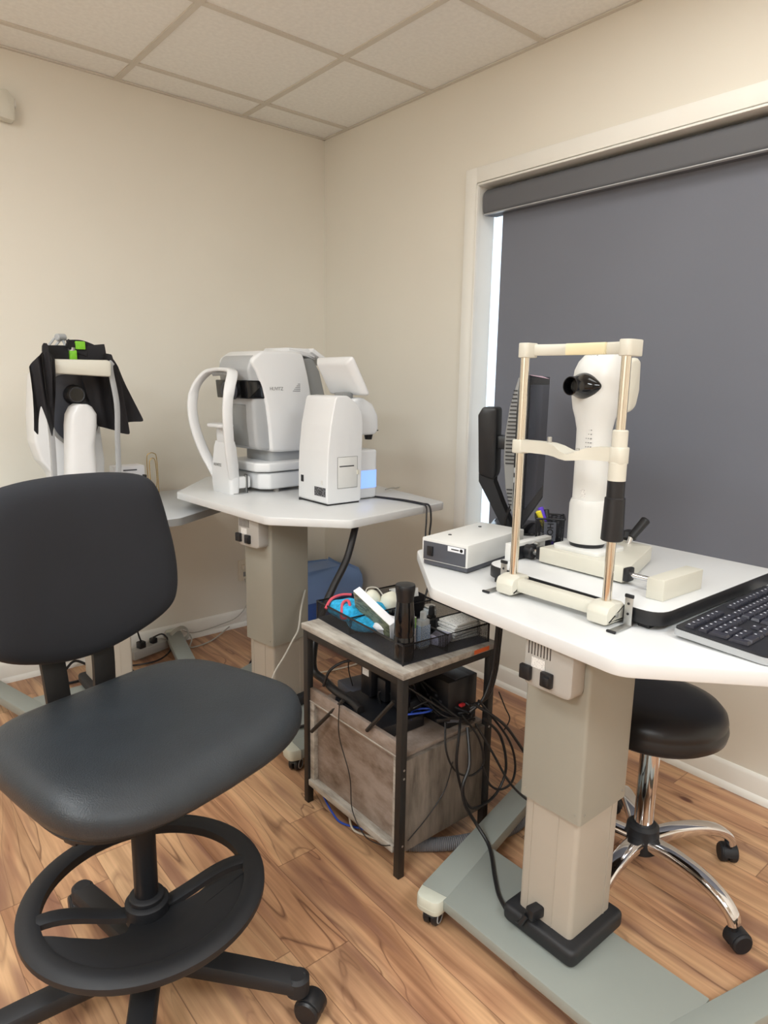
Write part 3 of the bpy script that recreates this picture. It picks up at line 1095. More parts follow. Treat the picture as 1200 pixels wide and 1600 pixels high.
b.lathe([(0.046, 0.0), (0.0485, 0.004), (0.0485, 0.095), (0.045, 0.107), (0.040, 0.109)], (HX, HY, BZ + 0.062), seg=48)
b.build('lower_sleeve', 'white', KI, space='W')


def hsec(z, x0, x1, yw, n=2.3, N=40):
    """head section: x0 patient side, x1 operator side, half width yw"""
    out = []
    a, c = (x1 - x0) / 2, (x1 + x0) / 2
    for k in range(N):
        x, y = superell(a, yw, n, k, N)
        out.append(Vector((HX + c + x, HY + y, z)))
    return out


b = MB()
secs = [(1.06, -0.041, 0.041, 0.041), (1.10, -0.041, 0.041, 0.041), (1.16, -0.042, 0.040, 0.0405), (1.21, -0.044, 0.040, 0.0395), (1.235, -0.046, 0.041, 0.039),
        (1.262, -0.054, 0.048, 0.043), (1.285, -0.062, 0.056, 0.049), (1.31, -0.066, 0.062, 0.053), (1.345, -0.066, 0.066, 0.055), (1.375, -0.060, 0.068, 0.054),
        (1.395, -0.048, 0.062, 0.049), (1.410, -0.032, 0.050, 0.040), (1.418, -0.012, 0.032, 0.026), (1.421, 0.0, 0.018, 0.012)]
b.loft([hsec(*q) for q in secs])
b.build('head', 'white', KI, space='W', ang=60)
b = MB()
b.prism(rpoly([(HX + 0.050, 1.270), (HX + 0.092, 1.285), (HX + 0.104, 1.33), (HX + 0.100, 1.40), (HX + 0.085, 1.408), (HX + 0.050, 1.404)], [0.025, 0.03, 0.03, 0.03, 0.02, 0.02], 5), -HY - 0.052, -HY + 0.052, 0.010, mtx=XZ, bseg=3)
b.build('rear_housing', 'ivory', KI, space='W')
b = MB()
EZ = 1.338
ex_m = Matrix.Translation((HX, HY, EZ)) @ Matrix.Rotation(R(0), 4, 'Z')
N = 40


def cone_ring(x, ry, rz, wing=0.0):
    out = []
    for k in range(N):
        a = 2 * PI * k / N
        w_ = wing * max(0, abs(math.cos(a)) ** 8)
        out.append(Vector((x, (ry + w_) * math.cos(a), rz * math.sin(a))))
    return out


b.loft([cone_ring(-0.058, 0.034, 0.031, 0.012), cone_ring(-0.066, 0.033, 0.030, 0.013), cone_ring(-0.074, 0.029, 0.028, 0.006), cone_ring(-0.085, 0.023, 0.024, 0.0), cone_ring(-0.108, 0.0205, 0.0215), cone_ring(-0.114, 0.0205, 0.0215),
        cone_ring(-0.1145, 0.0185, 0.0195), cone_ring(-0.09, 0.015, 0.016), cone_ring(-0.088, 0.002, 0.002)], mtx=ex_m)
b.build('eyepiece_cone', 'black_gloss', KI, space='W', ang=50)
b = MB()
for k in range(3):
    b.cyl((HX - 0.030, HY - 0.008 + k * 0.008 - 0.004, 1.4055), (HX - 0.032, HY - 0.008 + k * 0.008 - 0.004, 1.4095), 0.0016, seg=8)
for i in range(5):
    for j in range(3):
        yy = HY - 0.006 + j * 0.006 - 0.012
        zz = 1.195 + i * 0.010
        xx = HX - 0.0435 - 0.0005
        b.cyl((xx + 0.004, yy, zz), (xx - 0.0005, yy, zz), 0.0013, seg=6)
b.build('vent_holes', 'mid_grey', KI, space='W')
# rating plate curved round the neck
def band(z0, z1, a0, a1, r):
    b = MB()
    t = []
    for z in (z0, z1):
        t.append([Vector((HX + r * math.cos(a0 + (a1 - a0) * k / 14), HY + r * math.sin(a0 + (a1 - a0) * k / 14), z)) for k in range(15)])
    b.loft(t, False, False, closed=False)
    return b


band(1.070, 1.092, R(178), R(240), 0.0416).build('rating_label', 'sticker', KI, space='W')
# cross slide: rod, bearing blocks and the two end blocks
b = MB(); b.cyl((-0.868, -2.14, BZ + 0.024), (-0.868, -2.53, BZ + 0.024), 0.0062, seg=20)
b.build('slide_rod', 'chrome', KI, space='W')
b = MB(); b.box((-0.868, -2.445, BZ + 0.024), (0.028, 0.014, 0.032), 0.003); b.box((-0.868, -2.20, BZ + 0.024), (0.028, 0.014, 0.032), 0.003)
b.build('rod_bearing', 'black', KI, space='W')
b = MB(); b.prism(rpoly([(-0.928, -2.522), (-0.925, -2.560), (-0.764, -2.566), (-0.764, -2.526)], 0.002, 2), BZ, BZ + 0.046, 0.0015)
b.build('end_block', 'ivory', KI, space='W')
b = MB(); b.box((-0.845, -2.142, BZ + 0.040), (0.165, 0.022, 0.010), 0.0015).box((-0.924, -2.142, BZ + 0.022), (0.008, 0.022, 0.044), 0.0015).box((-0.845, -2.133, BZ + 0.022), (0.16, 0.004, 0.044), 0.001)
b.build('end_cover', 'white', KI, space='W')
b = MB()
b.box((-0.872, -2.145, BZ + 0.018), (0.085, 0.02, 0.034), 0.003)
b.cyl((-0.868, -2.150, BZ + 0.020), (-0.868, -2.178, BZ + 0.020), 0.018, seg=28, bev=0.003)
b.build('drive_wheel', 'black', KI, space='W')
b = MB(); b.cyl((-0.868, -2.178, BZ + 0.021), (-0.868, -2.186, BZ + 0.021), 0.007, seg=16, bev=0.001)
b.build('thumb_screw', 'zinc', KI, space='W')
b = MB(); b.cyl((-0.835, -2.153, BZ + 0.034), (-0.835, -2.166, BZ + 0.034), 0.006, seg=12)
b.build('thumb_screw', 'zinc', KI, space='W')
# joystick at the operator side
b = MB()
b.cyl((-0.655, -2.318, BZ + 0.040), (-0.650, -2.320, BZ + 0.058), 0.007, seg=14)
b.build('joystick_stem', 'chrome', KI, space='W')
b = MB()
b.cyl((-0.650, -2.320, BZ + 0.056), (-0.612, -2.338, BZ + 0.104), 0.011, 0.0125, seg=18, bev=0.003)
b.lathe([(0.020, 0), (0.022, 0.008), (0.015, 0.022), (0.006, 0.026)], (-0.612, -2.292, BZ + 0.042), seg=24)
b.build('joystick', 'black', KI, space='W')

# power supply box
PS = thing('power_supply', 'white box with slate switch panel at the left end of the front table', 'power supply', (-0.87, -1.965, TZ))
psm = Matrix.Translation((-0.868, -1.970, TZ)) @ Matrix.Rotation(R(9), 4, 'Z')
b = MB(); b.box((0, 0, 0.010), (0.278, 0.144, 0.016), 0.003, mtx=psm)
b.build('lower_case', 'slate', PS, space='W')
b = MB(); b.box((0.001, 0, 0.046), (0.288, 0.150, 0.062), 0.003, mtx=psm)
b.build('cover', 'white', PS, space='W')
b = MB(); b.box((-0.1434, 0, 0.043), (0.002, 0.138, 0.050), 0.0005, mtx=psm)
fp_ = b.build('front_panel', 'slate', PS, space='W')
b = MB(); b.box((-0.146, 0.045, 0.043), (0.005, 0.019, 0.026), 0.001, mtx=psm)
b.build('rocker_switch', 'black', fp_, space='W')
b = MB(); b.box((-0.1447, -0.038, 0.060), (0.0012, 0.052, 0.014), 0.0004, mtx=psm)
lb = b.build('brand_label', 'paper', fp_, space='W')
b = MB(); b.cyl((-0.1452, -0.056, 0.060), (-0.1458, -0.056, 0.060), 0.0048, seg=16, mtx=psm); b.box((-0.1456, -0.036, 0.060), (0.0006, 0.024, 0.003), mtx=psm)
b.build('label_mark', 'black', lb, space='W')
for xx in (-0.07, 0.08):
    b = MB(); b.cyl((xx, 0.035, 0.077), (xx, 0.035, 0.0785), 0.005, seg=14, mtx=psm)
    b.build('cover_screw', 'black', PS, space='W')

# desktop computer screen seen edge on, with its arm
MO = thing('computer_monitor', 'black all in one computer screen seen from its vented side edge', 'monitor', (-0.62, -1.95, TZ))
# local frame: x along the screen from its near edge, y to the back
mm = Matrix.Translation((-0.625, -1.942, 0)) @ Matrix.Rotation(R(31.1), 4, 'Z')
prf = [(0.0, 0.915), (0.018, 0.908), (0.035, 0.955), (0.056, 1.02), (0.066, 1.11), (0.066, 1.19), (0.056, 1.27), (0.040, 1.335), (0.034, 1.358), (0.006, 1.364), (0.0, 1.36)]
YZm = mm @ YZ
b = MB(); b.prism([(p[0], p[1]) for p in prf], 0.004, 0.600, 0.004, mtx=YZm)
b.build('back_shell', 'mid_grey', MO, space='W')
b = MB(); b.prism([(0.0, 0.906), (0.020, 0.906), (0.030, 0.96), (0.034, 1.10), (0.034, 1.25), (0.030, 1.364), (0.0, 1.366)], 0.0, 0.604, 0.002, mtx=YZm)
b.build('bezel', 'black', MO, space='W')
b = MB(); b.box((0.302, -0.001, 1.148), (0.560, 0.003, 0.380), 0.001, mtx=mm)
b.build('screen', 'screen', MO, space='W')
b = MB()
z = 0.975
while z < 1.325:
    f = (z - 0.95) / 0.40
    wdt = 0.007 + 0.020 * math.sin(PI * min(1, max(0, f)))
    if not (1.028 < z < 1.10):
        b.box((0.003, 0.0345 + wdt / 2, z), (0.003, wdt, 0.0035), mtx=mm)
    z += 0.0115
b.build('side_vents', 'black', MO, space='W')['kind'] = 'stuff'
b = MB(); b.box((0.0, 0.020, 1.295), (0.003, 0.020, 0.030), 0.0005, mtx=mm)
b.build('card_slot', 'slate', MO, space='W')
for zz in (1.052, 1.082):
    b = MB(); b.box((0.0, 0.028, zz), (0.003, 0.009, 0.016), 0.0005, mtx=mm)
    b.build('usb_port', 'silver_plastic', MO, space='W')
b = MB()
b.prism(rpoly([(0.125, 1.018), (0.180, 1.035), (0.190, 1.235), (0.175, 1.262), (0.125, 1.262), (0.120, 1.05)], 0.014, 5), 0.20, 0.30, 0.008, mtx=YZm)
b.box((0.25, 0.095, 1.145), (0.07, 0.07, 0.045), 0.004, mtx=mm)
b.build('stand_head', 'black', MO, space='W')
b = MB()
b.loft([[mm @ Vector((x, y, z)) for x, y in ((0.215, y0), (0.285, y0), (0.285, y1), (0.215, y1))] for z, y0, y1 in ((1.06, 0.128, 0.182), (1.01, 0.128, 0.180), (0.94, 0.098, 0.140), (0.855, 0.058, 0.092))])
b.build('stand_arm', 'black_matt', MO, space='W')
b = MB(); b.prism(rpoly([(0.14, -0.03), (0.36, -0.03), (0.36, 0.14), (0.14, 0.14)], 0.03, 5), TZ, TZ + 0.010, 0.003, mtx=mm)
b.build('stand_foot', 'black_gloss', MO, space='W')
b = MB()
b.tube([(0.17, 0.03, 0.965), (0.17, 0.06, 0.945), (0.18, 0.075, 0.90), (0.19, 0.08, 0.862)], 0.003, mtx=mm)
b.tube([(0.15, 0.035, 0.955), (0.155, 0.065, 0.92), (0.165, 0.075, 0.862)], 0.003, mtx=mm)
b.box((0.17, 0.035, 0.965), (0.012, 0.03, 0.014), 0.003, mtx=mm)
b.build('power_lead', 'cable', MO, space='W')
o = MB().quad([mm @ Vector(p) for p in ((0.02, 0.010, 1.367), (0.05, -0.03, 1.364), (0.012, -0.055, 1.356), (-0.006, -0.01, 1.366))]).build('sticky_note', 'pink_note')
sol = o.modifiers.new('thickness', 'SOLIDIFY'); sol.thickness = 0.0006
tag(o, 'pale pink sticky note curling from the top of the computer screen', 'note')

# mesh pen cup
PCm = Matrix.Translation((-0.605, -2.03, TZ)) @ Matrix.Rotation(R(38), 4, 'Z')
PC = thing('pen_cup', 'black wire mesh pen cup with square sides beside the computer screen', 'pen cup', (-0.605, -2.03, TZ))
sq = rpoly([(-0.042, -0.042), (0.042, -0.042), (0.042, 0.042), (-0.042, 0.042)], 0.008, 4)
b = MB(); b.loft([[PCm @ Vector((p[0] * 0.95, p[1] * 0.95, 0.003)) for p in sq], [PCm @ Vector((p[0], p[1], 0.102)) for p in sq]], False, False)
b.build('mesh_body', 'wiremesh2', PC, space='W')
b = MB(); b.tube([PCm @ Vector((p[0], p[1], 0.103)) for p in sq], 0.0028, closed=True, smooth=False, seg=8)
b.build('rim', 'black', PC, space='W')
b = MB(); b.prism([(p[0] * 0.96, p[1] * 0.96) for p in sq], 0.0, 0.004, 0, mtx=PCm)
b.build('bottom', 'black', PC, space='W')
b = MB(); b.box((-0.0415, 0, 0.066), (0.0012, 0.034, 0.056), 0.0, mtx=PCm)
pl_ = b.build('name_plate', 'slate', PC, space='W')
tm = face_mtx((-0.0425, 0.0, 0.064), (0, 0, -1), (0, -1, 0))
tm = PCm @ tm
tx = text('cup_lettering', 'HON', 0.024, 'black', pl_, tm, bold=0.0006)
tx.matrix_basis = world_of(pl_).inverted()
for (lab, m_, px, py, tx_, ty_, L, nm) in (('yellow highlighter leaning in the mesh pen cup', 'yellow', -0.006, 0.026, 0.0, 0.036, 0.118, 'highlighter'),
                                          ('purple capped marker pen leaning in the mesh pen cup', 'purple', 0.01, 0.022, 0.008, 0.030, 0.128, 'marker_pen'),
                                          ('thick black marker in the mesh pen cup, beside the purple one', 'black', 0.022, 0.004, 0.022, 0.012, 0.120, 'marker_pen')):
    b = MB()
    b.cyl(PCm @ Vector((-px * 0.6, -py * 0.6, 0.006)), PCm @ Vector((tx_, ty_, L)), 0.007 if m_ != 'purple' else 0.0075, 0.0085, seg=14, bev=0.002)
    tag(b.build(nm, m_), lab, 'pen', None)

# papers and a dark tray behind the slide
b = MB(); b.prism([(-0.66, -1.99), (-0.70, -2.075), (-0.60, -2.11), (-0.55, -2.03)], TZ, TZ + 0.004)
tag(b.build('paper_sheet', 'paper'), 'white paper lying under the computer screen on the front table', 'paper')
b = MB(); b.prism(rpoly([(-0.80, -2.075), (-0.82, -2.105), (-0.66, -2.118), (-0.65, -2.085)], 0.005), TZ, TZ + 0.028, 0.003)
tag(b.build('card_reader', 'black'), 'small dark box behind the sliding base on the front table', 'box')

# keyboard, long side along the board
KB = thing('keyboard', 'black computer keyboard with silver edge beside the instrument board', 'keyboard', (-0.78, -2.71, TZ))
kx0, ky0, kw, kd = -0.998, -2.622, 0.455, 0.185
# local: x' from the near short end along +x, y' from the board edge towards -y
km = Matrix.Translation((kx0, ky0, TZ)) @ Matrix.Rotation(R(0.5), 4, 'Z') @ Matrix.Diagonal((1, -1, 1, 1))
b = MB()
pk = rpoly([(0, 0.0), (kw, 0.0), (kw, kd), (-0.004, kd)], [0.012, 0.01, 0.02, 0.02], 5)
b.loft([[km @ Vector((p[0], p[1], z0 - 0.006 * p[1] / kd)) for p in pk] for z0 in (0.008, 0.020)])
b.build('lower_shell', 'silver_plastic', KB, space='W')
b = MB()
b.loft([[km @ Vector((0.004 + p[0] * 0.985, 0.001 + p[1] * 0.985, z0 - 0.006 * p[1] / kd)) for p in pk] for z0 in (0.019, 0.0235)])
b.build('upper_shell', 'kbase', KB, space='W')
b = MB()
lg = MB()
pit = 0.0192


def key(x, y, w_=1, h_=1):
    b = MB()
    cx_, cy_ = x * pit + w_ * pit / 2, y * pit + h_ * pit / 2
    a, c = w_ * pit - 0.002, h_ * pit - 0.002
    z0 = 0.0225 - 0.006 * cy_ / kd
    rr = [[km @ Vector((0.018 + cx_ + sx_ * a / 2 * f, 0.040 + cy_ + sy_ * c / 2 * f, z0 + dz)) for sx_, sy_ in ((-1, -1), (1, -1), (1, 1), (-1, 1))] for f, dz in ((1, 0), (0.98, 0.0015), (0.80, 0.0058))]
    b.loft(rr)
    b.build('key', 'keys', KB, space='W', ang=20)
    if w_ == 1 and h_ == 1:
        x_, y_ = 0.018 + cx_ - 0.003, 0.040 + cy_ - 0.003
        lg.loft([[km @ Vector((x_ + q[0], y_ + q[1], z0 + dz)) for q in ((-0.0016, -0.002), (0.0016, -0.002), (0.0016, 0.002), (-0.0016, 0.002))] for dz in (0.0056, 0.0061)])


rowsk = [[1] * 13 + [2], [1.5] + [1] * 12 + [1.5], [1.8] + [1] * 11 + [2.2], [2.3] + [1] * 10 + [2.7], [1.5, 1.2, 1.2, 5.7, 1.2, 1.2, 1.5, 1.5]]
OFF = 4.4 + 3.4
for r_, row in enumerate(rowsk):
    x = OFF
    for w_ in row:
        key(x, r_ + 0.0 if True else r_, w_)
        x += w_
for r_ in range(5):
    for c_ in range(4):
        if c_ == 0 and r_ in (1, 2, 3, 4):
            if r_ in (1, 3):
                key(0, r_, 1, 2)
            continue
        if r_ == 4 and c_ == 2:
            continue
        key(c_, r_, 2 if (r_ == 4 and c_ == 1) else 1)
for c_ in range(3):
    key(4.3 + c_, 0); key(4.3 + c_, 1)
for c_ in range(3):
    key(4.3 + c_, 4)
key(5.3, 3)
for g_ in range(3):
    for c_ in range(4):
        key(OFF + 2 + g_ * 4.4 + c_, -1.35)
for c_ in range(3):
    key(4.3 + c_, -1.35)
for c_ in range(4):
    key(c_, -1.35)
lgo = lg.build('key_legends', 'keyprint', KB, space='W')
lgo['kind'] = 'stuff'

# ================================================================== things on the middle table
T2 = 0.878
# eye refractor with head rest arch; built in its own frame, patient side towards -x
AR = thing('auto_refractor', 'large white eye refractor with grey front and black lens band on the middle table', 'eye instrument', (-0.72, -0.66, T2), R(5))
b = MB()
b.prism(rpoly([(-0.165, -0.10), (-0.13, -0.135), (0.17, -0.135), (0.19, -0.10), (0.19, 0.10), (0.17, 0.13), (-0.13, 0.13), (-0.165, 0.10)], 0.02, 5), 0.014, 0.082, 0.010, bseg=3)
b.build('base', 'white_cool', AR)
b = MB()
b.prism(rpoly([(-0.185, -0.105), (-0.14, -0.145), (0.18, -0.145), (0.20, -0.11), (0.20, 0.11), (0.18, 0.14), (-0.14, 0.14), (-0.185, 0.105)], 0.02, 5), 0.088, 0.126, 0.008, bseg=3)
b.build('moving_stage', 'white_cool', AR)
for xx, yy in ((-0.08, -0.105), (0.13, -0.105), (-0.08, 0.105), (0.13, 0.105)):
    b = MB(); b.cyl((xx, yy, 0), (xx, yy, 0.016), 0.013, seg=16)
    b.build('foot', 'beige_box', AR)
b = MB()
b.prism(rpoly([(-0.10, -0.095), (0.12, -0.095), (0.12, 0.095), (-0.10, 0.095)], 0.03, 5), 0.120, 0.180, 0.006)
b.build('neck', 'silver_plastic', AR)
# side profile of the head (x, z)
side = [(-0.115, 0.168), (-0.122, 0.27), (-0.134, 0.36), (-0.152, 0.43), (-0.178, 0.49), (-0.208, 0.535), (-0.150, 0.575), (0.0, 0.578), (0.055, 0.572), (0.082, 0.48), (0.104, 0.38), (0.120, 0.27), (0.124, 0.168), (0.06, 0.165), (-0.06, 0.165)]
b = MB(); b.prism(rpoly(side, [0.02, 0.03, 0.03, 0.03, 0.03, 0.03, 0.05, 0.05, 0.03, 0.05, 0.05, 0.05, 0.03, 0.03, 0.02], 4), -0.124, 0.124, 0.012, mtx=XZ, bseg=4)
b.build('head_shell', 'white_cool', AR, ang=50)
front = [(-0.178, 0.178), (-0.190, 0.30), (-0.195, 0.40), (-0.212, 0.50), (-0.196, 0.552), (-0.15, 0.563), (-0.11, 0.50), (-0.10, 0.19), (-0.11, 0.172)]
b = MB(); b.prism(rpoly(front, [0.03, 0.05, 0.05, 0.04, 0.04, 0.03, 0.03, 0.03, 0.03], 4), -0.113, 0.113, 0.014, mtx=XZ, bseg=4)
b.build('front_cover', 'silver_plastic', AR, ang=50)
b = MB(); b.prism(rpoly([(-0.1815, 0.19), (-0.198, 0.36), (-0.19, 0.36), (-0.17, 0.19)], 0.004), -0.062, 0.062, 0.004, mtx=XZ)
b.build('recess_panel', 'mid_grey', AR)
b = MB(); b.prism(rpoly([(-0.215, 0.385), (-0.222, 0.458), (-0.128, 0.458), (-0.118, 0.385)], 0.004), -0.118, 0.118, 0.006, mtx=XZ)
b.build('lens_band', 'black_gloss', AR)
b = MB()
b.cyl((-0.205, -0.005, 0.418), (-0.252, -0.005, 0.418), 0.038, 0.033, seg=36, bev=0.004)
b.build('lens_barrel', 'dark_grey', AR)
b = MB()
b.cyl((-0.2525, -0.005, 0.418), (-0.254, -0.005, 0.418), 0.022, seg=32)
b.build('lens', 'led', AR)
back = [(0.055, 0.55), (0.09, 0.46), (0.115, 0.36), (0.13, 0.22), (0.19, 0.22), (0.195, 0.38), (0.16, 0.50), (0.12, 0.555)]
b = MB(); b.prism(rpoly(back, 0.025, 4), -0.105, 0.105, 0.008, mtx=XZ)
b.build('rear_cover', 'mid_grey', AR)
b = MB(); b.prism(rpoly([(-0.01, 0.570), (0.0, 0.594), (0.10, 0.594), (0.135, 0.578), (0.145, 0.545), (0.09, 0.560)], 0.006, 4), -0.08, 0.10, 0.008, mtx=XZ)
b.build('top_handle', 'white_cool', AR)
b = MB(); b.box((0, 0, 0), (0.12, 0.23, 0.020), 0.006, mtx=Matrix.Translation((0.165, 0.0, 0.560)) @ Matrix.Rotation(R(28), 4, 'Y'))
b.build('display', 'white_cool', AR)
tm = face_mtx((-0.085, -0.1245, 0.425), (1, 0, 0), (0, 0, 1))
text('maker_name', 'HUVITZ', 0.019, 'mid_grey', AR, tm, bold=0.0002)
b = MB()
for r_ in range(5):
    for c_ in range(r_ + 2):
        b.box((0.030 - 0.0065 * c_ + 0.004, -0.1245, 0.445 - 0.0072 * r_), (0.0032, 0.001, 0.0032))
b.build('speaker_holes', 'slate', AR)
for (x, nm, sz) in ((-0.045, 'code_label', (0.0, 0)),):
    b = MB(); b.box((0.07, -0.1355, 0.048), (0.075, 0.001, 0.034))
    b.build('rating_label', 'sticker', AR)
# chin and forehead rest in front of it
HR = thing('head_rest', 'white arched head rest with chin cup standing before the middle table eye refractor', 'head rest', (-0.975, -0.682, T2), R(4))
b = MB()
secs = []
for z, y0, x0, x1 in ((0.0, 0.074, -0.022, 0.020), (0.05, 0.077, -0.026, 0.022), (0.12, 0.072, -0.024, 0.022), (0.19, 0.062, -0.020, 0.020), (0.212, 0.056, -0.016, 0.018)):
    secs.append([Vector((p[0], p[1], z)) for p in rpoly([(x0, -y0), (x1, -y0), (x1, y0), (x0, y0)], 0.016, 5)])
b.loft(secs)
b.build('pillar', 'white_cool', HR, ang=50)
text('maker_name', 'HUVITZ', 0.017, 'mid_grey', HR, face_mtx((-0.0262, 0.02, 0.115), (0, -1, 0), (-0.05, 0, 1)), bold=0.0002)
b = MB()
b.box((0.045, -0.055, 0.045), (0.06, 0.03, 0.05), 0.008).box((0.045, 0.055, 0.045), (0.06, 0.03, 0.05), 0.008)
b.build('side_arm', 'white_cool', HR)
pth = [(0.004, -0.060, 0.045), (-0.012, -0.076, 0.09), (-0.040, -0.105, 0.17), (-0.062, -0.130, 0.27), (-0.066, -0.137, 0.36), (-0.050, -0.130, 0.43), (-0.022, -0.105, 0.478), (-0.006, -0.070, 0.494), (-0.002, 0.0, 0.499)]
pth = pth + [(p[0], -p[1], p[2]) for p in reversed(pth[:-1])]
b = MB()
P = crom(pth, 6)
rings = []
for i, p in enumerate(P):
    d = (P[min(i + 1, len(P) - 1)] - P[max(i - 1, 0)]).normalized()
    cen = Vector((0.0, 0.0, 0.27))
    outw = Vector((0, p.y, p.z - 0.29 if p.z > 0.40 else 0.0))
    outw = (outw - d * outw.dot(d)).normalized()
    wide = d.cross(outw).normalized()
    rings.append([p + wide * (0.021 * cx_) + outw * (0.0075 * cy_) for cx_, cy_ in ((-1, -0.5), (-0.8, -1), (0.8, -1), (1, -0.5), (1, 0.5), (0.8, 1), (-0.8, 1), (-1, 0.5))])
b.loft(rings)
b.build('arch', 'white_cool', HR, ang=50)
b = MB(); b.tube([(-0.010, -0.055, 0.486), (-0.001, -0.02, 0.488), (-0.001, 0.02, 0.488), (-0.010, 0.055, 0.486)], 1, flat=(0.010, 0.014), seg=8)
b.build('forehead_pad', 'mid_grey', HR)
b = MB()
b.prism(rpoly([(-0.055, -0.045), (-0.03, -0.062), (0.012, -0.055), (0.016, 0.055), (-0.03, 0.062), (-0.055, 0.045)], 0.015, 5), 0.270, 0.284, 0.004)
b.box((-0.005, 0, 0.24), (0.03, 0.075, 0.07), 0.01)
b.build('chin_cup', 'white_cool', HR)
b = MB(); b.box((0.050, -0.066, 0.040), (0.003, 0.020, 0.072), 0.0008).box((0.020, -0.066, 0.003), (0.062, 0.020, 0.003), 0.0008)
b.build('angle_bracket', 'zinc', HR)
b = MB(); b.box((0.0535, -0.066, 0.040), (0.004, 0.022, 0.076), 0.001)
b.build('bracket_tape', 'black', HR)

# lens meter with tilting tablet screen, back turned to the viewer
LM = thing('lens_meter', 'white lens meter with curved back and tilted screen, at the right of the middle table', 'lens meter', (-0.74, -1.09, T2), R(0))
prf = [(-0.082, 0.006), (-0.082, 0.10), (-0.078, 0.20), (-0.066, 0.30), (-0.042, 0.405), (0.012, 0.408), (0.058, 0.378), (0.080, 0.345), (0.086, 0.30), (0.082, 0.20), (0.078, 0.006)]
b = MB(); b.prism(rpoly(prf, [0.012, 0.05, 0.05, 0.05, 0.02, 0.03, 0.03, 0.03, 0.03, 0.03, 0.012], 5), -0.098, 0.098, 0.005, mtx=XZ, bseg=4)
b.build('body', 'white_cool', LM, ang=50)
b = MB(); b.box((0.012, -0.0985, 0.122), (0.092, 0.0012, 0.116), 0.0003)
pd = b.build('printer_door', 'white', LM)
b = MB(); b.box((0.008, -0.0995, 0.146), (0.068, 0.0012, 0.0035))
b.build('paper_slot', 'black', pd)
b = MB(); b.box((0.060, -0.100, 0.120), (0.010, 0.003, 0.018), 0.001)
b.build('door_latch', 'ivory', pd)
b = MB()
for z0 in (0.181, 0.063):
    b.box((0.012, -0.0995, z0), (0.092, 0.0006, 0.0012))
for x0 in (-0.035, 0.058):
    b.box((x0, -0.0995, 0.122), (0.0012, 0.0006, 0.118))
b.build('door_gap', 'mid_grey', pd)
b = MB(); b.box((-0.0825, 0.068, 0.088), (0.002, 0.018, 0.026), 0.0005)
b.build('port', 'black', LM)
b = MB(); b.box((-0.0825, -0.052, 0.050), (0.0015, 0.072, 0.034))
b.build('rating_label', 'dark_sticker', LM)
b = MB(); b.box((-0.0825, -0.066, 0.086), (0.0015, 0.014, 0.016))
b.build('small_label', 'sticker', LM)
b = MB()
b.prism(rpoly([(0.060, 0.255), (0.060, 0.395), (0.115, 0.400), (0.165, 0.375), (0.192, 0.33), (0.196, 0.275), (0.18, 0.255)], 0.03, 5), -0.06, 0.06, 0.012, mtx=XZ, bseg=3)
b.build('hood', 'white_cool', LM, ang=50)
b = MB()
b.box((0.180, 0, 0.262), (0.055, 0.05, 0.012), 0.003).cyl((0.19, 0, 0.232), (0.19, 0, 0.262), 0.014, 0.020, seg=20).box((0.208, -0.02, 0.268), (0.03, 0.006, 0.004), 0.001)
b.build('lens_holder', 'black', LM)
b = MB(); b.prism(rpoly([(0.070, -0.055), (0.19, -0.055), (0.202, -0.03), (0.202, 0.03), (0.19, 0.055), (0.070, 0.055)], 0.02, 5), 0.004, 0.195, 0.008, bseg=3)
b.build('lower_block', 'white_cool', LM)
b = MB(); b.prism(rpoly([(0.075, -0.0565), (0.191, -0.0565), (0.2035, -0.03), (0.2035, 0.03), (0.191, 0.0565), (0.075, 0.0565)], 0.02, 5), 0.045, 0.115, 0.0)
b.build('lit_window', 'glow', LM)
b = MB(); b.box((0.125, 0, 0.215), (0.02, 0.035, 0.05), 0.004)
b.build('lens_stage', 'mid_grey', LM)
b = MB(); b.box((0.0, 0, 0.003), (0.150, 0.180, 0.006), 0.001).cyl((-0.06, 0.075, 0.003), (-0.085, 0.090, 0.004), 0.006, seg=10)
b.build('rubber_base', 'rubber', LM)
tabm = Matrix.Translation((0.078, 0.03, 0.478)) @ Matrix.Rotation(R(-4), 4, 'Z') @ Matrix.Rotation(R(-29), 4, 'Y')
b = MB()
def trect(sx_, sy_, r_):
    return [Vector((0, p[0], p[1])) for p in rpoly([(-sx_, -sy_), (sx_, -sy_), (sx_, sy_), (-sx_, sy_)], r_, 5)]
b.loft([[Vector((x, p.y, p.z)) for p in trect(a, c, 0.012)] for x, a, c in ((-0.022, 0.100, 0.058), (-0.018, 0.112, 0.068), (-0.002, 0.126, 0.079), (0.006, 0.127, 0.080), (0.010, 0.124, 0.077))], mtx=tabm)
b.build('tablet_shell', 'white_cool', LM, ang=50)
b = MB(); b.box((0.0105, 0, 0), (0.001, 0.225, 0.135), mtx=tabm)
b.build('tablet_screen', 'screen', LM)
b = MB(); b.box((0.065, 0.0, 0.402), (0.05, 0.06, 0.03), 0.006)
b.build('tablet_hinge', 'mid_grey', LM)

# ================================================================== instrument under the black cloth, back left
T3 = 0.80
LI = thing('retinal_camera', 'white eye instrument with black oval lens face, half hidden behind the chair back', 'eye instrument', (-1.50, -0.38, T3))


def P42(x, z, y=-0.42):
    k = (y + 3.229) / 2.699
    return (-2.263 + (x + 2.263) * k, y, 1.343 + (z - 1.343) * k)


def plate(pts, yf, yb, shrink=1.0):
    """outline given on the chin rest plane, stood between two depths"""
    b = MB()
    rg = []
    for y in (yf, yb):
        rg.append([Vector(P42(p[0], p[1], yf)) + Vector((0, y - yf, 0)) for p in pts])
    b.loft(rg)
    return b


